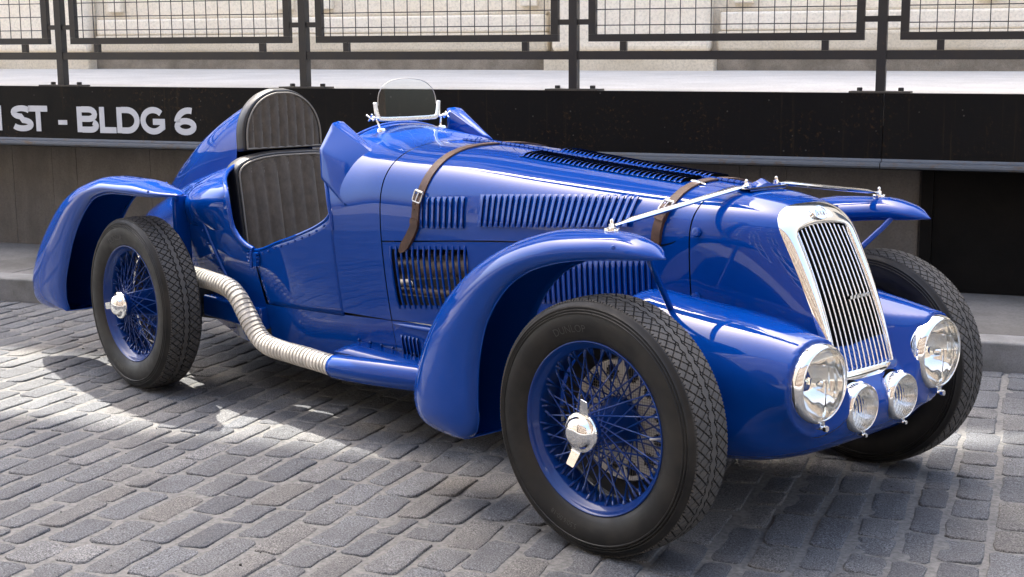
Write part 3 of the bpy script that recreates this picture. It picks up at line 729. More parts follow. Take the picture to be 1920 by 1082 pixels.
P, F = surface_net(sdf, (-.46, -.53, .18), (.55, .53, .72), .0105)
place('apron', mesh('apron', P, F, 'paint', None, True, 180, True), car)

# cowl behind the hood, with the hump under the windscreen
for s in (-1, 1):
    cols = [('a', a) for a in np.linspace(0, 1, 24)] + [('z', v) for v in np.linspace(0, 1, 8)[1:]]; P = []
    for k, q in cols:
        xr = float(interp([0, .5, .68, .84, 1], [-1.775, -1.775, -1.752, -1.70, -1.668], q)) if k == 'a' else -1.6645; col = []
        for x in np.linspace(xr, -1.403, 20):
            if k == 'a': y, z = upper(x, q); col.append((x, s*float(y), float(z)))
            else: zm = float(bp_(3, x)); col.append(side_pt(x, lerp(zm, .42, q), s))
        P.append(col)
    b = MB(); b.grid(P); b.obj('cowl', 'paint', car)
    cowl_edge = [c[0] for c in P[:25]]; b = MB(); b.tube(cowl_edge, .008, 10); b.obj('cockpit_rim', 'paint', car)
# door, sill, rear quarter
def door_top(x): return interp([-2.34, -2.27, -2.19, -2.0, -1.87, -1.74, -1.69, -1.66], [.70, .642, .612, .662, .702, .752, .782, .822], x)
for s in (-1, 1):
    b = MB(); b.grid(side_patch(lambda u, v: lerp(lerp(-2.128, -1.660, u), lerp(-2.190, -1.662, u), v), lambda u, v: lerp(.396 + .008*u, float(door_top(lerp(-2.19, -1.662, u))), v), 30, 12, s, .001)); dr = b.obj('door', 'paint', car); solid(dr, .006)
    b = MB(); P = [side_pt(x, float(door_top(x)), s, -.002) for x in np.linspace(-2.335, -1.668, 34)]; b.tube(P, .0055, 8); b.obj('door_capping', 'paint', car)
    b = MB(); P = [side_pt(lerp(-2.165, -1.71, k/10), float(door_top(lerp(-2.165, -1.71, k/10))) - .018, s, .002) for k in range(11)]
    for p in P: b.sphere(p, .0052, 8, 5, sc=(1, .7, 1))
    b.obj('door_rivets', 'paint', car, kind='stuff')
    b = MB(); b.grid(side_patch(lambda u, v: lerp(lerp(-2.34, -2.133, u), lerp(-2.34, -2.195, u), v), lambda u, v: lerp(.30, float(door_top(lerp(-2.34, -2.195, u))), v), 8, 12, s)); b.obj('rear_quarter', 'paint', car)
    b = MB(); b.grid(side_patch(lambda u, v: lerp(-2.15, -1.403, u), lambda u, v: lerp(.20, .392 + .026*u, v), 20, 8, s)); b.grid(side_patch(lambda u, v: lerp(-1.400, -.30, u), lambda u, v: lerp(.20, float(LOWZ(lerp(-1.4, -.3, u))) - .002, v), 26, 8, s)); b.obj('sill', 'paint', car)
    b = MB()
    b.tube([side_pt(-1.392, .409, s, .001), side_pt(-1.33, .411, s, .007), side_pt(-1.2, .415, s, .011), side_pt(-.9, .42, s, .011)], [.001, .007, .010, .010], 10); b.obj('side_bead', 'paint', car)
# hinge-latch of the door, near side
b = MB(); p0 = Vector(side_pt(-2.178, .575, -1, .004))
for dz in (-.016, 0, .016): b.tube([p0 + Vector((-.045, -.004, dz + .004)), p0 + Vector((.04, -.006, dz + .012))], .0052, 8)
b.tube([p0 + Vector((-.008, -.012, -.034)), p0 + Vector((-.006, -.012, .036))], .0062, 8); b.box(tuple(p0 + Vector((.004, -.012, -.026))), tuple(p0 + Vector((.03, .004, .03)))); b.obj('door_latch', 'paint', car)

# tail
b = MB(); P = []
TE = {}
for s in (-1, 1):
    cols = [('a', a) for a in np.linspace(0, 1, 22)] + [('z', v) for v in np.linspace(0, 1, 11)[1:]]; half = []
    for k, q in cols:
        xf = float(interp([0, .25, .45, .62, .78, .9, 1], [-2.64, -2.63, -2.585, -2.50, -2.405, -2.36, -2.342], q)) if k == 'a' else -2.337; col = []
        for x in np.linspace(-4.06, xf, 50):
            if k == 'a': y, z = upper(x, q); col.append((x, s*float(y), float(z)))
            else: zm, zb = float(bp_(3, x)), float(bp_(6, x)); col.append(side_pt(x, lerp(zm, zb, q), s))
        half.append(col)
    TE[s] = [c[-1] for c in half[4:22]]; P = half[::-1] + P if s < 0 else P + half[1:]
b.grid(P); b.obj('tail', 'paint', car, angle=180)
# rim round the rear edge of the opening
for s in (-1, 1):
    b = MB(); pts = list(TE[s])
    for x, z in ((-2.333, .735), (-2.318, .69), (-2.28, .652), (-2.23, .628), (-2.18, .616)): pts.append(side_pt(x, z, s, .002))
    Q = []
    for i in range(len(pts) - 1):
        for k in range(4): Q.append(Vector(pts[i]).lerp(Vector(pts[i+1]), k/4))
    Q.append(Vector(pts[-1])); Q2 = [Q[0]] + [(Q[i-1] + Q[i]*2 + Q[i+1])/4 for i in range(1, len(Q)-1)] + [Q[-1]]
    b.tube(Q2, .010, 10); b.obj('opening_rim', 'paint', car)
# blister over the rear axle mount and the bracket that carries the tip of the rear fender
for s in (-1, 1):
    def bump(u, v): return .030*(max(0, math.sin(math.pi*u))**.6)*(max(0, math.sin(math.pi*min(1, v*1.0)))**.55) - .002
    b = MB(); b.grid([[side_pt(lerp(-2.88, -2.385, i/24), lerp(.66, .865 - .05*abs(i/24 - .7), j/14), s, bump(i/24, (j/14)**1.6)) for j in range(15)] for i in range(25)]); b.obj('shoulder_blister', 'paint', car, angle=180)
    b = MB(); b.box((-2.80, min(s*.40, s*.475), .50), (-2.775, max(s*.40, s*.475), .79)); b.tube([(-2.79, s*.455, .775), (-2.62, s*.55, .812), (-2.44, s*.64, .838)], .013, 10); bevel(b.obj('fender_bracket', 'paint', car), .004, 2)
# headrest fairing
b = MB(); P = []
FX = np.array([(-3.75, .70, .012, .66), (-3.5, .875, .072, .70), (-3.2, 1.035, .128, .80), (-2.95, 1.135, .172, .86), (-2.8, 1.186, .190, .89), (-2.71, 1.212, .200, .905)])
for x in np.linspace(-3.75, -2.71, 30):
    zt, w, zb = [float(interp(FX[:, 0], FX[:, k], x)) for k in (1, 2, 3)]; row = []
    for a in np.linspace(-math.pi/2, math.pi/2, 31): row.append((x, w*math.copysign(abs(math.sin(a))**.85, a), zb - .02 + (zt - zb + .02)*abs(math.cos(a))**.8))
    P.append(row)
b.grid(P); b.obj('headrest_fairing', 'paint', car, angle=180)
# inner tail flange with bolts, near side and far side
for s in (-1, 1):
    b = MB(); P = [side_pt(x, z, s, .003) for x, z in ((-2.80, .772), (-2.70, .760), (-2.63, .730), (-2.585, .682), (-2.545, .62), (-2.51, .575), (-2.47, .52), (-2.43, .47), (-2.40, .43))]; b.tube(P, .006, 8); b.obj('wheel_arch_flange', 'paint', car)
    b = MB()
    for x, z in ((-2.69, .735), (-2.66, .70), (-2.61, .65), (-2.575, .60), (-2.545, .55), (-2.505, .50), (-2.73, .80), (-2.62, .81), (-2.52, .805), (-2.56, .83)): b.sphere(side_pt(x, z, s, .002), .006, 8, 5)
    b.obj('flange_bolts', 'paint', car, kind='stuff')

# cowl side deflectors: plates that flare out ahead of the cockpit
for s in (-1, 1):
    A = Vector((-1.785, s*.322, 1.125)); B2 = Vector((-1.545, s*.285, 1.008)); D = Vector((-1.585, s*.410, .832)); E = Vector((-1.742, s*.408, .925)); Fp = Vector((-1.775, s*.388, 1.033))
    I0 = Vector((-1.80, s*.255, 1.128)); I1 = Vector((-1.57, s*.262, 1.020))
    if s > 0:
        for q in (A, I0): q.z += .036
        for q in (B2, I1): q.z += .036
        Fp.z += .03
    b = MB(); n = 12; P = []
    for i in range(n + 1):
        v = i/n      # from the upper edge to the lower edge
        q0 = (A.lerp(Fp, v/.42) if v < .42 else Fp.lerp(E, (v - .42)/.58)); q1 = B2.lerp(D, v); row = []
        for j in range(n + 1):
            w = j/n; p = q0.lerp(q1, w); out = Vector((0, s*.012, .006))*math.sin(math.pi*w)*math.sin(math.pi*v); row.append(p + out)
        P.append(row)
    top = []
    for h in (0, .12, .5, .88, 1):
        top.append([I0.lerp(I1, j/n).lerp(P[0][j], 1 - h) + Vector((0, 0, .007*math.sin(math.pi*h)**.6)) for j in range(n + 1)])
    for h in (.15, 1): top.append([Vector((p.x, p.y, lerp(p.z, min(p.z - .002, float(top_z(p.x, p.y)) - .012), h))) for p in [I0.lerp(I1, j/n) for j in range(n + 1)]])
    b.grid(top[::-1] + P); o = b.obj('wind_deflector', 'paint', car, angle=50); solid(o, .006)

# cockpit: seat, headrest, wheel and dash
def cushion(name, outline, xf, th, pleats, mk, par, zrow):
    """upright pleated cushion facing forward; outline(z) -> half width"""
    ob = bpy.data.objects.new(name, None); COL.objects.link(ob); ob.parent = par; b = MB(); P = []
    for z in zrow:
        w = outline(z); row = []
        for k in range(97):
            f = -1 + 2*k/96; y = f*w; e = max(0, 1 - abs(f)**10)**.5; pl = abs(math.sin(math.pi*(y/(2*outline(zrow[len(zrow)//2]))*pleats + (.5 if pleats % 2 else 0))))**.55
            row.append((xf(z) - .014 + .012*e + .009*pl*e - .003, y, z))
        P.append(row)
    b.grid(P); fc = b.obj('pleated_face', mk, ob, angle=180); zc = zrow[len(zrow)//2]; w0 = 2*outline(zc)
    for q in range(-pleats//2, pleats//2 + 2):
        y = (q + (.5 if pleats % 2 else 0))*w0/pleats if pleats % 2 else q*w0/pleats
        L_ = [(xf(z) - .0042, y, z) for z in zrow if abs(y) < outline(z)*.985]
        if len(L_) > 3: b = MB(); b.tube(L_, .0016, 6); b.obj('seam', 'piping', fc)
    b = MB(); ol = [(xf(z), outline(z), z) for z in zrow]; loop = [(x, -y, z) for x, y, z in ol] + [(x, y, z) for x, y, z in ol[::-1]]
    loop2 = [Vector(p) for p in loop]; rows = []
    for dx, g in ((-.010, 0), (-.004, .010), (-.02, .016), (-.05, .020), (-th*.8, .016), (-th, .004), (-th, -.05)):
        cz = sum(p.z for p in loop2)/len(loop2); row = []
        for p in loop2:
            d = Vector((0, p.y, p.z - cz)); d = d.normalized(); row.append((p.x + dx, p.y + d.y*g, p.z + d.z*g))
        rows.append(row)
    b.grid(rows, cv=True); b.obj('leather_side', 'leather_black', ob, angle=180)
    b = MB(); b.tube(loop + [loop[0]], .0042, 8); b.obj('piping', 'piping', ob)
    return ob
hz = np.concatenate([np.linspace(.985, 1.10, 8), 1.10 + .122*np.sin(np.linspace(0, math.pi/2, 16)[1:])])
cushion('headrest', lambda z: .190*(1 - max(0, (z - 1.02)/.2035)**2.3)**(1/2.1) if z < 1.2225 else .02, lambda z: -2.628 - .03*(z - .98), .085, 7, 'suede', car, hz)
sz = np.concatenate([np.linspace(.42, .88, 14), .88 + .075*np.sin(np.linspace(0, math.pi/2, 9)[1:])])
cushion('seat_back', lambda z: .285*(1 - max(0, (z - .87)/.0855)**2.6)**(1/2.6)*.92 + .285*.08 if z > .87 else .285, lambda z: -2.50 - .16*(z - .6), .11, 9, 'suede', car, sz)
b = MB(); b.box((-2.5, -.27, .36), (-2.05, .27, .43)); bevel(b.obj('seat_base', 'suede', car), .03, 3)
b = MB(); b.lathe([(.014*math.sin(a), .185 + .014*math.cos(a)) for a in np.linspace(0, 2*math.pi, 9)], 36, 0, (0, 0, 0))
for a in (math.pi/2, -math.pi/6, 7*math.pi/6): b.tube([(0, .02*math.cos(a), .02*math.sin(a)), (0, .18*math.cos(a), .18*math.sin(a))], .006, 6)
b.tube([(0, 0, 0), (.5, 0, 0)], .016, 8); b.obj('steering_wheel', 'leather_black', car, mtx=Matrix.Translation((-2.0, 0, .865)) @ Matrix.Rotation(math.radians(20), 4, 'Y'))
b = MB(); b.grid([[(-1.70, y, z) for y in np.linspace(-.36, .36, 9)] for z in (.55, 1.0)]); b.obj('dashboard', 'dark', car)

# windscreen
ws = bpy.data.objects.new('windscreen', None); COL.objects.link(ws); ws.parent = car
def wsp(y, z): return (-1.728 - .06*(z - 1.13), y, z)
b = MB(); rows = []
for r in (0, .3, .6, .85, 1):
    row = []
    for k in range(40):
        a = 2*math.pi*k/40; c, s_ = math.cos(a), math.sin(a); p = 2.6 if s_ > 0 else 5; q = (abs(c)**p + abs(s_)**p)**(-1/p)
        row.append(wsp(.143*c*q*r, 1.19 + (.101 if s_ > 0 else .052)*s_*q*r))
    rows.append(row)
b.grid(rows, cv=True); b.obj('glass', 'glass', ws, angle=180)
b = MB(); b.tube([rows[-1][k] for k in range(0, 21)], .0017, 6); b.obj('glass_edge', 'steel', ws)
b = MB(); path = [wsp(-.157, 1.202)] + [wsp(-.154, 1.18), wsp(-.151, 1.16), wsp(-.147, 1.146), wsp(-.136, 1.138), wsp(-.10, 1.136), wsp(0, 1.135)]; path = path + [(x, -y, z) for x, y, z in path[-2::-1]]
P = []
for i, p in enumerate(path):
    p = Vector(p); d = (Vector(path[min(i+1, len(path)-1)]) - Vector(path[max(i-1, 0)])).normalized(); nn = Vector((0, -d.z, d.y)).normalized(); w = .0085 if 1 < i < len(path)-2 else .007
    P.append([p + nn*w + Vector((.006, 0, 0)), p - nn*w + Vector((.006, 0, 0)), p - nn*w - Vector((.006, 0, 0)), p + nn*w - Vector((.006, 0, 0))])
b.grid(P, cv=True); k = len(b.v); b.f += [(0, 1, 2, 3), (k-1, k-2, k-3, k-4)]; b.m += [0, 0]; bevel(b.obj('frame', 'alloy', ws, smooth=False), .003, 2)
for s in (-1, 1):
    b = MB(); b.tube([(-1.722, s*.150, 1.140), (-1.72, s*.188, 1.146)], .006, 10); b.tube([(-1.735, s*.186, 1.133), (-1.705, s*.192, 1.158)], .0038, 8); b.tube([(-1.705, s*.186, 1.135), (-1.735, s*.196, 1.155)], .0034, 8); b.sphere((-1.72, s*.174, 1.143), .0088, 10, 6)
    b.tube([(-1.722, s*.160, 1.138), (-1.716, s*.152, 1.115), (-1.712, s*.150, 1.100)], .0042, 8); zf = float(top_z(-1.70, .15)); b.lathe([(0, .001), (.005, .012), (.0, .017), (-.008, .018)], 14, 2, (-1.702, s*.15, zf + .003)); b.obj('clamp', 'chrome', ws)

# leather hood straps
def strap_path(x_of, z_end, off=.004, s=-1, n=40):
    pts = []; ts = np.linspace(0, 1, n)
    L = 0; full = []
    for a in np.linspace(0, 1, 60): full.append(('u', a))
    zt = None
    for _, a in full:
        x = x_of(a*.72); y, z = upper(x, a); pts.append((x, s*float(y), float(z)))
    zm = pts[-1][2]
    for v in np.linspace(0, 1, 16)[1:]:
        x = x_of(.72 + .28*v); z = lerp(zm, z_end, v); pts.append(side_pt(x, z, s))
    return pts
def strap(x_of, z_end, wd, s, buckle_z):
    pts = strap_path(x_of, z_end, s=s); P = []; n = len(pts)
    for i, p in enumerate(pts):
        p = Vector(p); d = (Vector(pts[min(i+1, n-1)]) - Vector(pts[max(i-1, 0)])).normalized()
        e = Vector((1, 0, 0)); x = p.x; q = Vector((x + .01, s*float(side_y(x + .01, p.z)) if p.z < float(bp_(1, x + .01)) - .03 else p.y, p.z if p.z < float(bp_(1, x)) - .03 else float(top_z(x + .01, p.y)))) - p
        q = (q - d*q.dot(d)).normalized(); nn = q.cross(d).normalized()
        if nn.dot(Vector((0, p.y, .4))) < 0: nn = -nn
        tp = 1. if i < n - 3 else (.85, .6, .3)[i - n + 3]
        P.append((p, q*wd/2*tp, nn))
    rows = [[p - q + nn*.0015, p - q*.96 + nn*.0058, p + q*.96 + nn*.0058, p + q + nn*.0015] for p, q, nn in P]
    b = MB(); b.grid(rows)
    if buckle_z is None: return b.obj('strap', 'strap', car, angle=60)
    st_ = b.obj('strap', 'strap', car, angle=60)
    # second layer below the buckle
    kb = min(range(n), key=lambda i: abs(P[i][0].z - buckle_z) + (1 if abs(P[i][0].y) < .15 else 0)); b = MB()
    b.grid([[p - q*.98 + nn*.0062, p - q*.94 + nn*(.0125 + .004*math.sin(math.pi*min(1, (i - kb)/6))), p + q*.94 + nn*(.0125 + .004*math.sin(math.pi*min(1, (i - kb)/6))), p + q*.98 + nn*.0062] for i, (p, q, nn) in enumerate(P) if i >= kb]); b.obj('strap_end', 'strap', st_, angle=60)
    p, q, nn = P[kb]; d = (P[kb+1][0] - P[kb-1][0]).normalized(); b = MB(); c = p + nn*.013
    loop = [c - q*1.12 - d*.010, c - q*1.12 + d*.020, c - q*.9 + d*.026, c + q*.9 + d*.026, c + q*1.12 + d*.020, c + q*1.12 - d*.010, c + q*.95 - d*.014, c - q*.95 - d*.014]
    b.tube(loop + [loop[0]], .0034, 8); b.tube([c - d*.014, c + d*.022 + nn*.004], .0024, 6); b.tube([c - q - d*.012, c + q - d*.012], .0044, 8); b.obj('buckle', 'steel', st_)
    kk = min(n - 4, kb + 9); p, q, nn = P[kk]; d = (P[kk+1][0] - P[kk-1][0]).normalized(); b = MB(); c = p + nn*.008; q = q*1.1
    b.grid([[c + a*q + nn*h + d*w for a, h in ((-1, -.006), (-1, .009), (-.9, .011), (.9, .011), (1, .009), (1, -.006))] for w in (-.009, .009)]); o = b.obj('keeper', 'strap', st_, smooth=False); solid(o, .003)
    b = MB()
    for k in range(kb + 2, kb + 7, 2):
        p, q, nn = P[k]; d = (P[k+1][0] - P[k-1][0]).normalized(); b.add([p + nn*.0172 + (q.normalized()*math.cos(a) + d*math.sin(a))*.0028 for a in np.linspace(0, 2*math.pi, 9)[:-1]], [tuple(range(8))])
    b.obj('punched_holes', 'black', st_, kind='stuff'); return st_
for s in (-1, 1):
    strap(lambda f: interp([0, .4, .72, .86, 1], [-1.195, -1.178, -1.205, -1.24, -1.295], f), .688, .037, s, .893 if s < 0 else None)
    strap(lambda f: interp([0, .4, .72, 1], [-.168, -.150, -.165, -.172], f), .805, .033, s, .925 if s < 0 else None)
# sprung lid catches by the front strap
b = MB(); b.tube([(-.205, -.088, .988), (-.18, -.092, .992), (-.15, -.095, .990), (-.125, -.098, .984)], [.002, .005, .005, .002], 8); b.obj('strap_guide', 'chrome', car)
# ---------------------------------------------------------------- fenders
FC = [(.196, .847), (.128, .884), (.024, .902), (-.156, .893), (-.288, .864), (-.428, .808), (-.577, .716), (-.705, .592), (-.800, .440), (-.845, .305), (-.820, .235), (-.742, .207), (-.64, .203), (-.56, .212)]
FE = [(.196, .846), (.14, .842), (.054, .836), (-.041, .826), (-.132, .808), (-.219, .780), (-.287, .743), (-.357, .679), (-.418, .580), (-.448, .460), (-.456, .360), (-.460, .305), (-.482, .258), (-.520, .230)]
FH = [.006, .058, .082, .103, .116, .123, .126, .128, .130, .130, .127, .118, .104, .088]
RC = [(-2.340, .838), (-2.42, .856), (-2.51, .868), (-2.65, .883), (-2.86, .883), (-3.08, .842), (-3.30, .760), (-3.50, .620), (-3.66, .460), (-3.735, .335), (-3.72, .262), (-3.60, .226), (-3.42, .235), (-3.30, .252)]
RE = [(-2.341, .837), (-2.40, .832), (-2.49, .828), (-2.585, .828), (-2.729, .826), (-2.883, .800), (-2.995, .734), (-3.087, .646), (-3.15, .560), (-3.190, .490), (-3.23, .420), (-3.26, .360), (-3.28, .300), (-3.285, .260)]
def fender(s, yc, Cp, Ep, H):
    n = 72; tt = np.linspace(0, 13, n + 1); tt = 13*(tt/13)**1.25
    C = np.array([interp(range(14), [p[k] for p in Cp], tt) for k in (0, 1)]).T; E = np.array([interp(range(14), [p[k] for p in Ep], tt) for k in (0, 1)]).T; h = interp(range(14), H, tt)
    h = h*np.minimum(1, (.25 + tt*1.5))**.5
    P = []
    for i in range(n + 1):
        row = []
        for a in np.linspace(-1, 1, 33):
            ph = a*math.pi/2; ly = h[i]*math.copysign(abs(math.sin(ph))**(2/2.3), ph); dp = 1 - abs(math.cos(ph))**(2/2.3); ly *= 1 - .24*max(0, (dp - .5)/.5)**2
            p = C[i]*(1 - dp) + E[i]*dp; row.append((p[0], s*yc + ly, p[1]))
        P.append(row)
    b = MB(); b.grid(P); o = b.obj('fender', 'paint', car, angle=180); solid(o, .003, 0)
    edge = [r[0] for r in P] + P[-1][1:-1] + [r[-1] for r in P[::-1]]
    b = MB(); b.tube([p for k, p in enumerate(edge) if k == 0 or (Vector(p) - Vector(edge[k-1])).length > 1e-4], .0024, 8); b.obj('rolled_edge', 'paint', o)
    b = MB()
    for i, j in ((22, 26), (52, 24), (14, 5)) if s < 0 else ((22, 6), (52, 8)):
        p = Vector(P[i][j]); nn = (Vector(P[i+1][j]) - p).cross(Vector(P[i][j+1]) - p).normalized(); 
        if nn.y*s < 0: nn = -nn
        b.sphere(p, .0085, 10, 6, sc=(1, .5, 1))
    b.obj('rivets', 'paint', o, kind='stuff'); return o
for s in (-1, 1):
    fender(s, .638, FC, FE, FH); fender(s, .680, RC, RE, [v*1.04 for v in FH])
# stays from the nose to the front fenders, struts down to the apron
for s in (-1, 1):
    b = MB(); a = Vector((.010, s*.070, .989)); c = Vector((.003, s*.632, .918)); d = (c - a).normalized()
    up_ = d.cross(Vector((0, 0, 1))).cross(d).normalized(); sd = d.cross(up_); P = []
    for p_, w_, h_ in ((a, .010, .003), (a + d*.03, .010, .003), (a + d*.055, .0135, .0075), (c - d*.07, .0135, .0075), (c - d*.035, .010, .003), (c, .010, .003)): P.append([p_ + sd*w_*math.cos(q)*1.0 + up_*h_*math.sin(q) for q in np.linspace(0, 2*math.pi, 17)[:-1]])
    b.grid(P, cv=True); o = b.obj('fender_stay', 'chrome', car)
    b = MB(); b.lathe([(0, .001), (.003, .017), (.002, .0215), (-.003, .023), (-.007, .022)], 20, 2, (.003, s*.638, .909)); b.lathe([(.003, .0085), (.014, .0085), (.014, .001)], 6, 2, (.003, s*.638, .909)); b.lathe([(.014, .005), (.022, .0055), (.026, .0035), (.027, .001)], 10, 2, (.003, s*.638, .909)); b.obj('stay_nut', 'chrome', o)
    b = MB(); b.lathe([(-.012, .008), (.003, .008), (.004, .0055), (.010, .0055), (.014, .0035), (.015, .001)], 8, 2, (.010, s*.072, .993)); b.obj('stay_bolt', 'chrome', o)
    b = MB(); b.tube([(.10, s*.60, .858), (.09, s*.585, .845), (.075, s*.56, .815), (-.02, s*.36, .636), (-.035, s*.335, .612)], .0095, 12); b.lathe([(0, .001), (.004, .017), (-.004, .02)], 14, 2, (-.02, s*.352, .630)); b.obj('fender_strut', 'paint', car)
b = MB(); P = []
for y in np.linspace(-.085, .085, 25): 
    hh = .018*math.exp(-(y/.032)**2) + .010; P.append([(.010 - .026, y, .9775), (.010 - .022, y, .9775 + hh*.6), (.010, y, .978 + hh), (.010 + .022, y, .9775 + hh*.6), (.010 + .027, y, .974)])
b.grid(P); o = b.obj('stay_bracket', 'paint', car)
b = MB(); b.box((-.018, -.092, .9805), (.040, .092, .9842)); b.obj('bracket_plate', 'chrome', o, smooth=False)
b = MB()
for s in (-1, 1):
    for x, z in ((-.030, .862), (-.035, .668)):
        p, xx, nn, zz = surf_frame(max(x, -.052), z, s); Q = p + nn*.004
        mt = Matrix(((xx.x, zz.x, nn.x, p.x + .006), (xx.y, zz.y, nn.y, p.y), (xx.z, zz.z, nn.z, p.z), (0, 0, 0, 1))); v0 = len(b.v)
        b.lathe([(.007, .001), (.0085, .010), (.007, .0135), (0, .015)], 18, 2); b.v[v0:] = [tuple(mt @ Vector(q)) for q in b.v[v0:]]
b.obj('cowl_fasteners', 'paint', car, kind='stuff')

# ---------------------------------------------------------------- lamps
def lamp(name, s, c, R, lens_m, kind):
    L = bpy.data.objects.new(name, None); COL.objects.link(L); L.parent = car; k = R/.11; T = Matrix.Translation(c)
    def part(nm, prof, mk, n=48, ang=50):
        b = MB(); b.lathe([(o*k, r*k) for o, r in prof], n, 0); return b.obj(nm, mk, L, angle=ang, mtx=T)
    part('seat_ring', [(-.075, .100), (-.068, .112), (-.055, .1135), (-.045, .1115), (-.04, .104)], 'black')
    part('shell', [(-.09, .085), (-.062, .102), (-.03, .1095), (0, .112), (.014, .1115), (.026, .1085), (.034, .103), (.036, .0985), (.033, .0965), (.024, .096)], 'chrome', 64, 180)
    part('reflector', [(.022, .0955), (.0, .082), (-.022, .064), (-.040, .045), (-.052, .024), (-.056, .001)], 'reflector', 48, 180)
    part('lens', [(.030, .097), (.040, .088), (.050, .068), (.057, .042), (.0605, .018), (.061, .0005)], lens_m, 48, 180)
    b = MB(); b.sphere((-.012*k, 0, 0), .013*k, 10, 8, sc=(1.3, 1, 1)); b.tube([(-.05*k, 0, 0), (-.018*k, 0, 0)], .008*k, 8); b.obj('bulb', 'chrome', L, mtx=T)
    if kind: b = MB(); b.box((.020*k, -.0022, -.09*k), (.024*k, .0022, .012*k)); b.obj('bulb_post', 'chrome', L, smooth=False, mtx=T)
    b = MB(); b.box((-.012*k, -.011*k, -.122*k), (.030*k, .011*k, -.107*k)); b.tube([(.0*k, 0, -.124*k), (.040*k, 0, -.121*k)], .0058*k, 8); b.tube([(.036*k, 0, -.121*k), (.046*k, 0, -.1205*k)], .009*k, 6); b.obj('clip_screw', 'chrome', L, mtx=T)
    if not kind: b = MB(); b.sphere((.004*k, 0, .112*k), .014*k, 8, 6, sc=(1.2, 1, .6)); b.obj('top_tab', 'chrome', L, mtx=T)
    return L
for s in (-1, 1):
    lamp('headlamp', s, (.432, s*.292, .497), .11, 'lens', True); lamp('fog_lamp', s, (.446, s*.100, .397), .0695, 'fluted', False)

# ---------------------------------------------------------------- exhaust
EX = [(-3.55, -.47, .45), (-2.9, -.50, .470), (-2.60, -.515, .474), (-2.36, -.52, .468), (-2.255, -.52, .458), (-2.19, -.52, .425), (-2.145, -.52, .380), (-2.08, -.518, .308), (-2.03, -.515, .270), (-1.96, -.511, .253), (-1.75, -.506, .252), (-1.545, -.500, .246)]
ex = [Vector(p) for p in EX]; Q = [ex[0]]
for _ in range(2):
    nw = [ex[0]]
    for a, c in zip(ex, ex[1:]): nw += [a.lerp(c, .25), a.lerp(c, .75)]
    nw.append(ex[-1]); ex = nw
acc = [0]
for a, c in zip(ex, ex[1:]): acc.append(acc[-1] + (c - a).length)
def along(d):
    i = max(0, min(len(ex) - 2, int(np.searchsorted(acc, d)) - 1)); return ex[i].lerp(ex[i+1], min(1, max(0, (d - acc[i])/(acc[i+1] - acc[i]))))
pts, rs = [], []; d = 0; pitch = .0215
while d < acc[-1]:
    f = (d % pitch)/pitch; pts.append(along(d)); rs.append(.0380 + .0022*f - (.0030 if f < .17 else 0) + .0006*math.sin(d*31)); d += pitch/6
b = MB(); b.tube(pts, rs, 20); V_ = []
b.obj('exhaust_pipe', 'wrap', car, angle=35)
b = MB(); FP = [(-1.565, -.501, .247, .043), (-1.55, -.4995, .2465, .0465), (-1.45, -.485, .249, .049), (-1.33, -.460, .252, .050), (-1.20, -.425, .254, .050), (-1.08, -.385, .254, .046), (-.97, -.345, .252, .036), (-.90, -.32, .25, .02)]
b.tube([p[:3] for p in FP], [p[3] for p in FP], 24); fa = b.obj('exhaust_fairing', 'paint', car, angle=180); q = fa.modifiers.new('smooth', 'SUBSURF'); q.levels = q.render_levels = 1
b = MB(); P = []
for k in range(15):
    f = k/14; x = lerp(-1.60, -1.06, f); P.append([(x, -.335 - .004, .315 - .02*f), (x, -lerp(.40, .36, f), .305 - .02*f), (x, -lerp(.470, .39, f), .292 - .012*f)])
b.grid(P); o = b.obj('fairing_flange', 'paint', car); solid(o, .003)
b = MB()
for k in range(9): f = k/8; x = lerp(-1.60, -1.12, f); b.sphere((x, -float(side_y(x, .305)) - .004, .318 - .02*f), .0055, 8, 5)
b.obj('fairing_rivets', 'paint_dark', car, kind='stuff')
# chassis parts seen under the body
b = MB(); b.box((-2.62, -.445, .285), (-2.155, -.395, .375)); bevel(b.obj('chassis_rail', 'paint', car, smooth=False), .008, 2)
b = MB(); b.lathe([(-.4455, .022), (-.450, .021), (-.452, .012), (-.456, .011), (-.457, .001)], 14, 1, (-2.215, 0, .335)); b.obj('rail_bolt', 'steel', car)
b = MB()
for k in range(5): b.tube([(-3.1 + .06*k, -.42, .335 - .012*k), (-2.7, -.42, .318 - .012*k), (-2.25 - .06*k, -.42, .335 - .012*k)], .0065, 6)
b.obj('leaf_spring', 'dark', car)
b = MB(); b.tube([(-2.703, -.60, .362), (-2.703, .60, .362)], .045, 12); b.sphere((-2.703, 0, .362), .13, 14, 10); b.tube([(0, -.58, .345), (0, .58, .345)], .032, 10); b.tube([(-.30, -.38, .335), (.02, -.45, .345)], .018, 8); b.tube([(-.30, .38, .335), (.02, .45, .345)], .018, 8); b.obj('axles', 'dark', car)

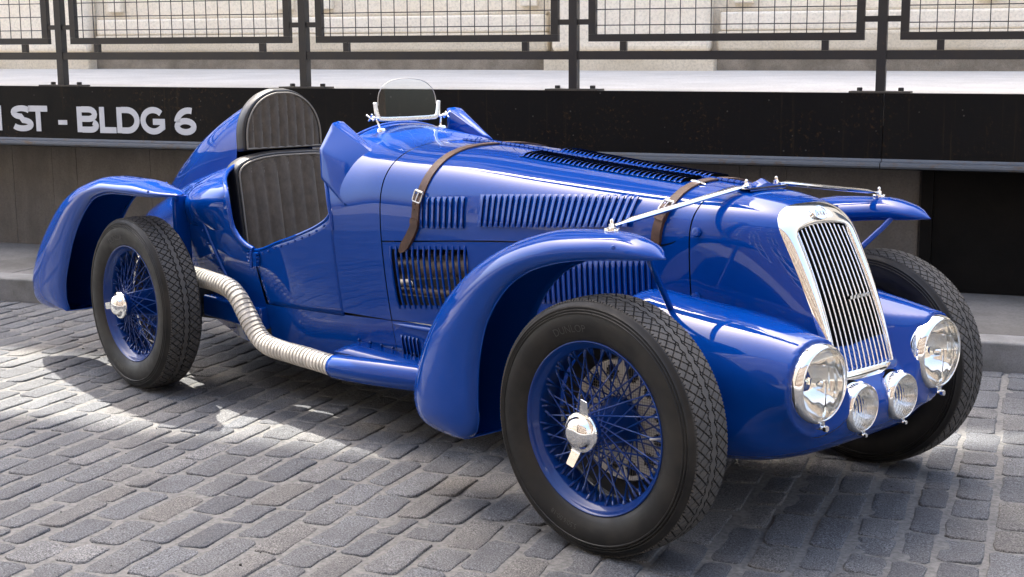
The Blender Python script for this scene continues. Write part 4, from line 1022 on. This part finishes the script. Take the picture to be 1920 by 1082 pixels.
# ---------------------------------------------------------------- wire wheels
NTR = 70
def tyre_parts():
    prof = [(-.052, .2405), (-.060, .2425), (-.068, .248), (-.0765, .262), (-.0835, .283), (-.0862, .302), (-.0850, .316)]
    for r0, o0 in ((.3215, -.0838), (.3290, -.0815), (.3365, -.0785)): prof += [(o0, r0), (o0 - .0022, r0 + .0015), (o0 - .0022, r0 + .0045), (o0 + .0004, r0 + .006)]
    prof += [(-.0745, .3455), (-.0700, .3520), (-.0665, .3560)]
    b = MB(); full = prof + [(.0, .3545)] + [(-o, r) for o, r in prof[::-1]]; b.lathe(full, 160, 1); ty = b.mesh('tyre', 'rubber', True, 55, False)
    # tread blocks: diamond pattern with a plain zigzag rib in the middle
    na, nv = NTR*16, 70; A = np.linspace(0, 2*math.pi, na, endpoint=False); Vv = np.linspace(-1, 1, nv)
    AA, VV = np.meshgrid(A, Vv, indexing='ij'); s_ = AA*NTR/(2*math.pi); d1 = np.abs((s_ + VV*1.75) % 1 - .5); d2 = np.abs((s_ - VV*1.75) % 1 - .5)
    g = (np.maximum(d1, d2) > .452)
    zz = .15 + .055*(np.abs((s_ % 1) - .5)*4 - 1); cen = np.abs(VV) < zz; rim_ = (np.abs(VV) >= zz) & (np.abs(VV) < zz + .045); g = (g & ~cen) | rim_
    g = g | ((np.abs(VV) > .90) & (np.abs((s_ % 1) - .5) > .44)); 
    R_ = .3632 - .0045*np.abs(VV)**2.2 - np.where(g, .0065, 0); R_ = np.where(np.abs(VV) > .985, .3545, R_)
    P = np.stack([R_*np.cos(AA), VV*.0672, R_*np.sin(AA)], -1)
    b = MB(); gi = g
    o = 0; b.grid(P, cu=True)
    b.m = [1 if (int(gi[i, j]) + gi[(i+1) % na, j] + gi[i, j+1] + gi[(i+1) % na, j+1]) >= 2 else 0 for i in range(na) for j in range(nv - 1)]
    tr = b.mesh('tread', ['tread', 'groove'], True, 30, False)
    b = MB()
    for body, size, r0, mid, off in (('DUNLOP', .030, .272, math.pi*.58, -.0795), ('5.50/6.00-18', .020, .283, -math.pi*.60, -.0830)):
        v, f = text_mesh(body, size, 'lettering', .0, .0); 
        out = []
        for x, y, z in v:
            a = mid - x/(r0 + .01); r = r0 + y; yy = -float(interp([.2425, .262, .283, .302, .316], [.060, .0765, .0835, .0862, .085], r)) - .0011; out.append((r*math.cos(a), yy, r*math.sin(a)))
        b.add(out, f)
    le = b.mesh('sidewall_lettering', 'mould', False, 30, False)
    return ty, tr, le
TY, TRD, LET = tyre_parts()
b = MB(); b.lathe([(-.050, .2395), (-.058, .2420), (-.0635, .2450), (-.0665, .2465), (-.069, .2455), (-.0695, .2430), (-.067, .2405), (-.061, .2370), (-.052, .2330), (-.046, .2240), (-.035, .2205), (-.020, .2180), (.0, .2170), (.02, .2180), (.04, .2235), (.052, .233), (.061, .237), (.0695, .243), (.066, .2465), (.05, .2395)], 96, 1); RIM = b.mesh('rim', 'paint_dark', True, 45, False)
b = MB(); b.lathe([(.058, .04), (.058, .070), (.046, .072), (.041, .068), (.030, .060), (.010, .056), (-.02, .050), (-.07, .045), (-.088, .047), (-.095, .050), (-.103, .050), (-.104, .03)], 40, 1); HUB = b.mesh('hub', 'paint_dark', True, 40, False)
b = MB(); b.lathe([(-.103, .046), (-.104, .058), (-.112, .060), (-.116, .058), (-.118, .050), (-.121, .047), (-.130, .0445), (-.139, .037), (-.145, .025), (-.1475, .012), (-.148, .0005)], 40, 1)
for s in (-1, 1):
    P = []
    for x, w, y, th in ((.040, .020, -.111, .010), (.060, .0165, -.113, .008), (.080, .0150, -.119, .007), (.100, .0145, -.126, .007), (.104, .0125, -.1275, .006), (.105, .010, -.128, .003)): P.append([(s*x, y - th/2, -w), (s*x, y - th/2, w), (s*x, y + th/2, w), (s*x, y + th/2, -w)])
    b.grid(P, cv=True); k = len(b.v); b.f.append((k-4, k-3, k-2, k-1)); b.m.append(0)
KN = b.mesh('knock_off', 'chrome', True, 40)
def spoke_list():
    L = []
    for k in range(20):      # outer lacing, from the narrow end of the hub
        for sg in (-1, 1):
            a = 2*math.pi*(k + (.12 if sg > 0 else -.12))/20; h = a - sg*.92
            L.append((Vector((.047*math.cos(h), -.082, .047*math.sin(h))), Vector((.2195*math.cos(a), -.012 if sg > 0 else -.022, .2195*math.sin(a)))))
    for k in range(20):      # inner lacing, from the wide flange
        for sg in (-1, 1):
            a = 2*math.pi*(k + .5 + (.16 if sg > 0 else -.16))/20; h = a - sg*.62
            L.append((Vector((.066*math.cos(h), .043, .066*math.sin(h))), Vector((.2215*math.cos(a), -.032 if sg > 0 else -.040, .2215*math.sin(a)))))
    return L
SPK = spoke_list()
b = MB(); b.tube([(0, 0, 0), (0, 0, .88), (0, 0, .885), (0, 0, 1)], [.0023, .0023, .0042, .0042], 6); SPM = b.mesh('spoke', 'paint_dark', True, 50)
# brake plate with gauze covered holes (front) and plain drum (rear)
b = MB()
P = []; nh = 12
for r in (.060, .100): P.append([(r*math.cos(a), .062, r*math.sin(a)) for a in np.linspace(0, 2*math.pi, 145)[:-1]])
b.grid(P, cv=True)
NA = 144; RR = np.linspace(.100, .172, 13)
G_ = np.array([[(r*math.cos(2*math.pi*i/NA), .062, r*math.sin(2*math.pi*i/NA)) for r in RR] for i in range(NA)])
def inhole(i, j):
    a = (i + .5)/NA*nh % 1 - .5; r = (RR[j] + RR[j+1])/2; return (a*2*math.pi/nh*.140)**2 + (r - .140)**2 < .0215**2
b.grid(G_, cu=True, skip=inhole); b.lathe([(.062, .172), (.070, .176), (.13, .176)], 72, 1)
BRK = b.mesh('brake_plate', 'plate', True, 30, False)
b = MB()
for k in range(-21, 22):
    q = k*.0082; h = math.sqrt(max(0, .170**2 - q*q))
    if h > .105: b.tube([(q, .0605, -h), (q, .0605, h)], .0007, 4); b.tube([(-h, .0598, q), (h, .0598, q)], .0007, 4)
GAU = b.mesh('gauze', 'gauze', True, 60)
b = MB(); b.lathe([(.071, .232), (.095, .215), (.112, .19), (.114, .01)], 48, 1); BRB = b.mesh('drum_shadow', 'dark', True, 30, False)  # added dark cup behind the spokes, standing in for the shade there
b = MB(); b.lathe([(.060, .03), (.062, .120), (.066, .150), (.075, .158), (.13, .160)], 56, 1); DRM = b.mesh('brake_drum', 'paint_dark', True, 30, False)
def wheel(c, rz, spin, ears, front):
    W = bpy.data.objects.new('wheel', None); COL.objects.link(W); W.parent = car; W.matrix_basis = Matrix.Translation(c) @ Matrix.Rotation(rz, 4, 'Z')
    SP_ = Matrix.Rotation(spin, 4, 'Y')
    place('tyre', TY, W); place('tread', TRD, W, SP_, kind='stuff'); place('sidewall_lettering', LET, W, kind='stuff'); place('rim', RIM, W); place('hub', HUB, W); place('knock_off', KN, W, Matrix.Rotation(ears, 4, 'Y') @ Matrix.Diagonal((.95, 1, .95, 1)))
    for p, q in SPK:
        d = q - p; qt = d.to_track_quat('Z', 'Y').to_matrix().to_4x4(); place('spoke', SPM, W, SP_ @ Matrix.Translation(p) @ qt @ Matrix.Diagonal((1, 1, d.length, 1)))
    if front: place('brake_plate', BRK, W); place('gauze', GAU, W, kind='stuff'); place('shade_cup', BRB, W)
    else: place('brake_drum', DRM, W); place('shade_cup', BRB, W)
    b_ = .004; b = MB(); b.tube([(.205, -.03, .07), (.195, -.045, .067), (.183, -.056, .062)], [.0045, .004, .0035], 8); place('valve', b.mesh('valve', 'steel'), W, SP_)
    return W
ST = math.radians(3.73)
wheel((0, -.647, .3615), ST, .3, math.radians(-75), True)
wheel((-2.703, -.6735, .3615), 0, 1.1, math.radians(-8), False)
wheel((0, .647, .3615), ST + math.pi, .7, math.radians(40), True)
wheel((-2.703, .6735, .3615), math.pi, .2, math.radians(20), False)
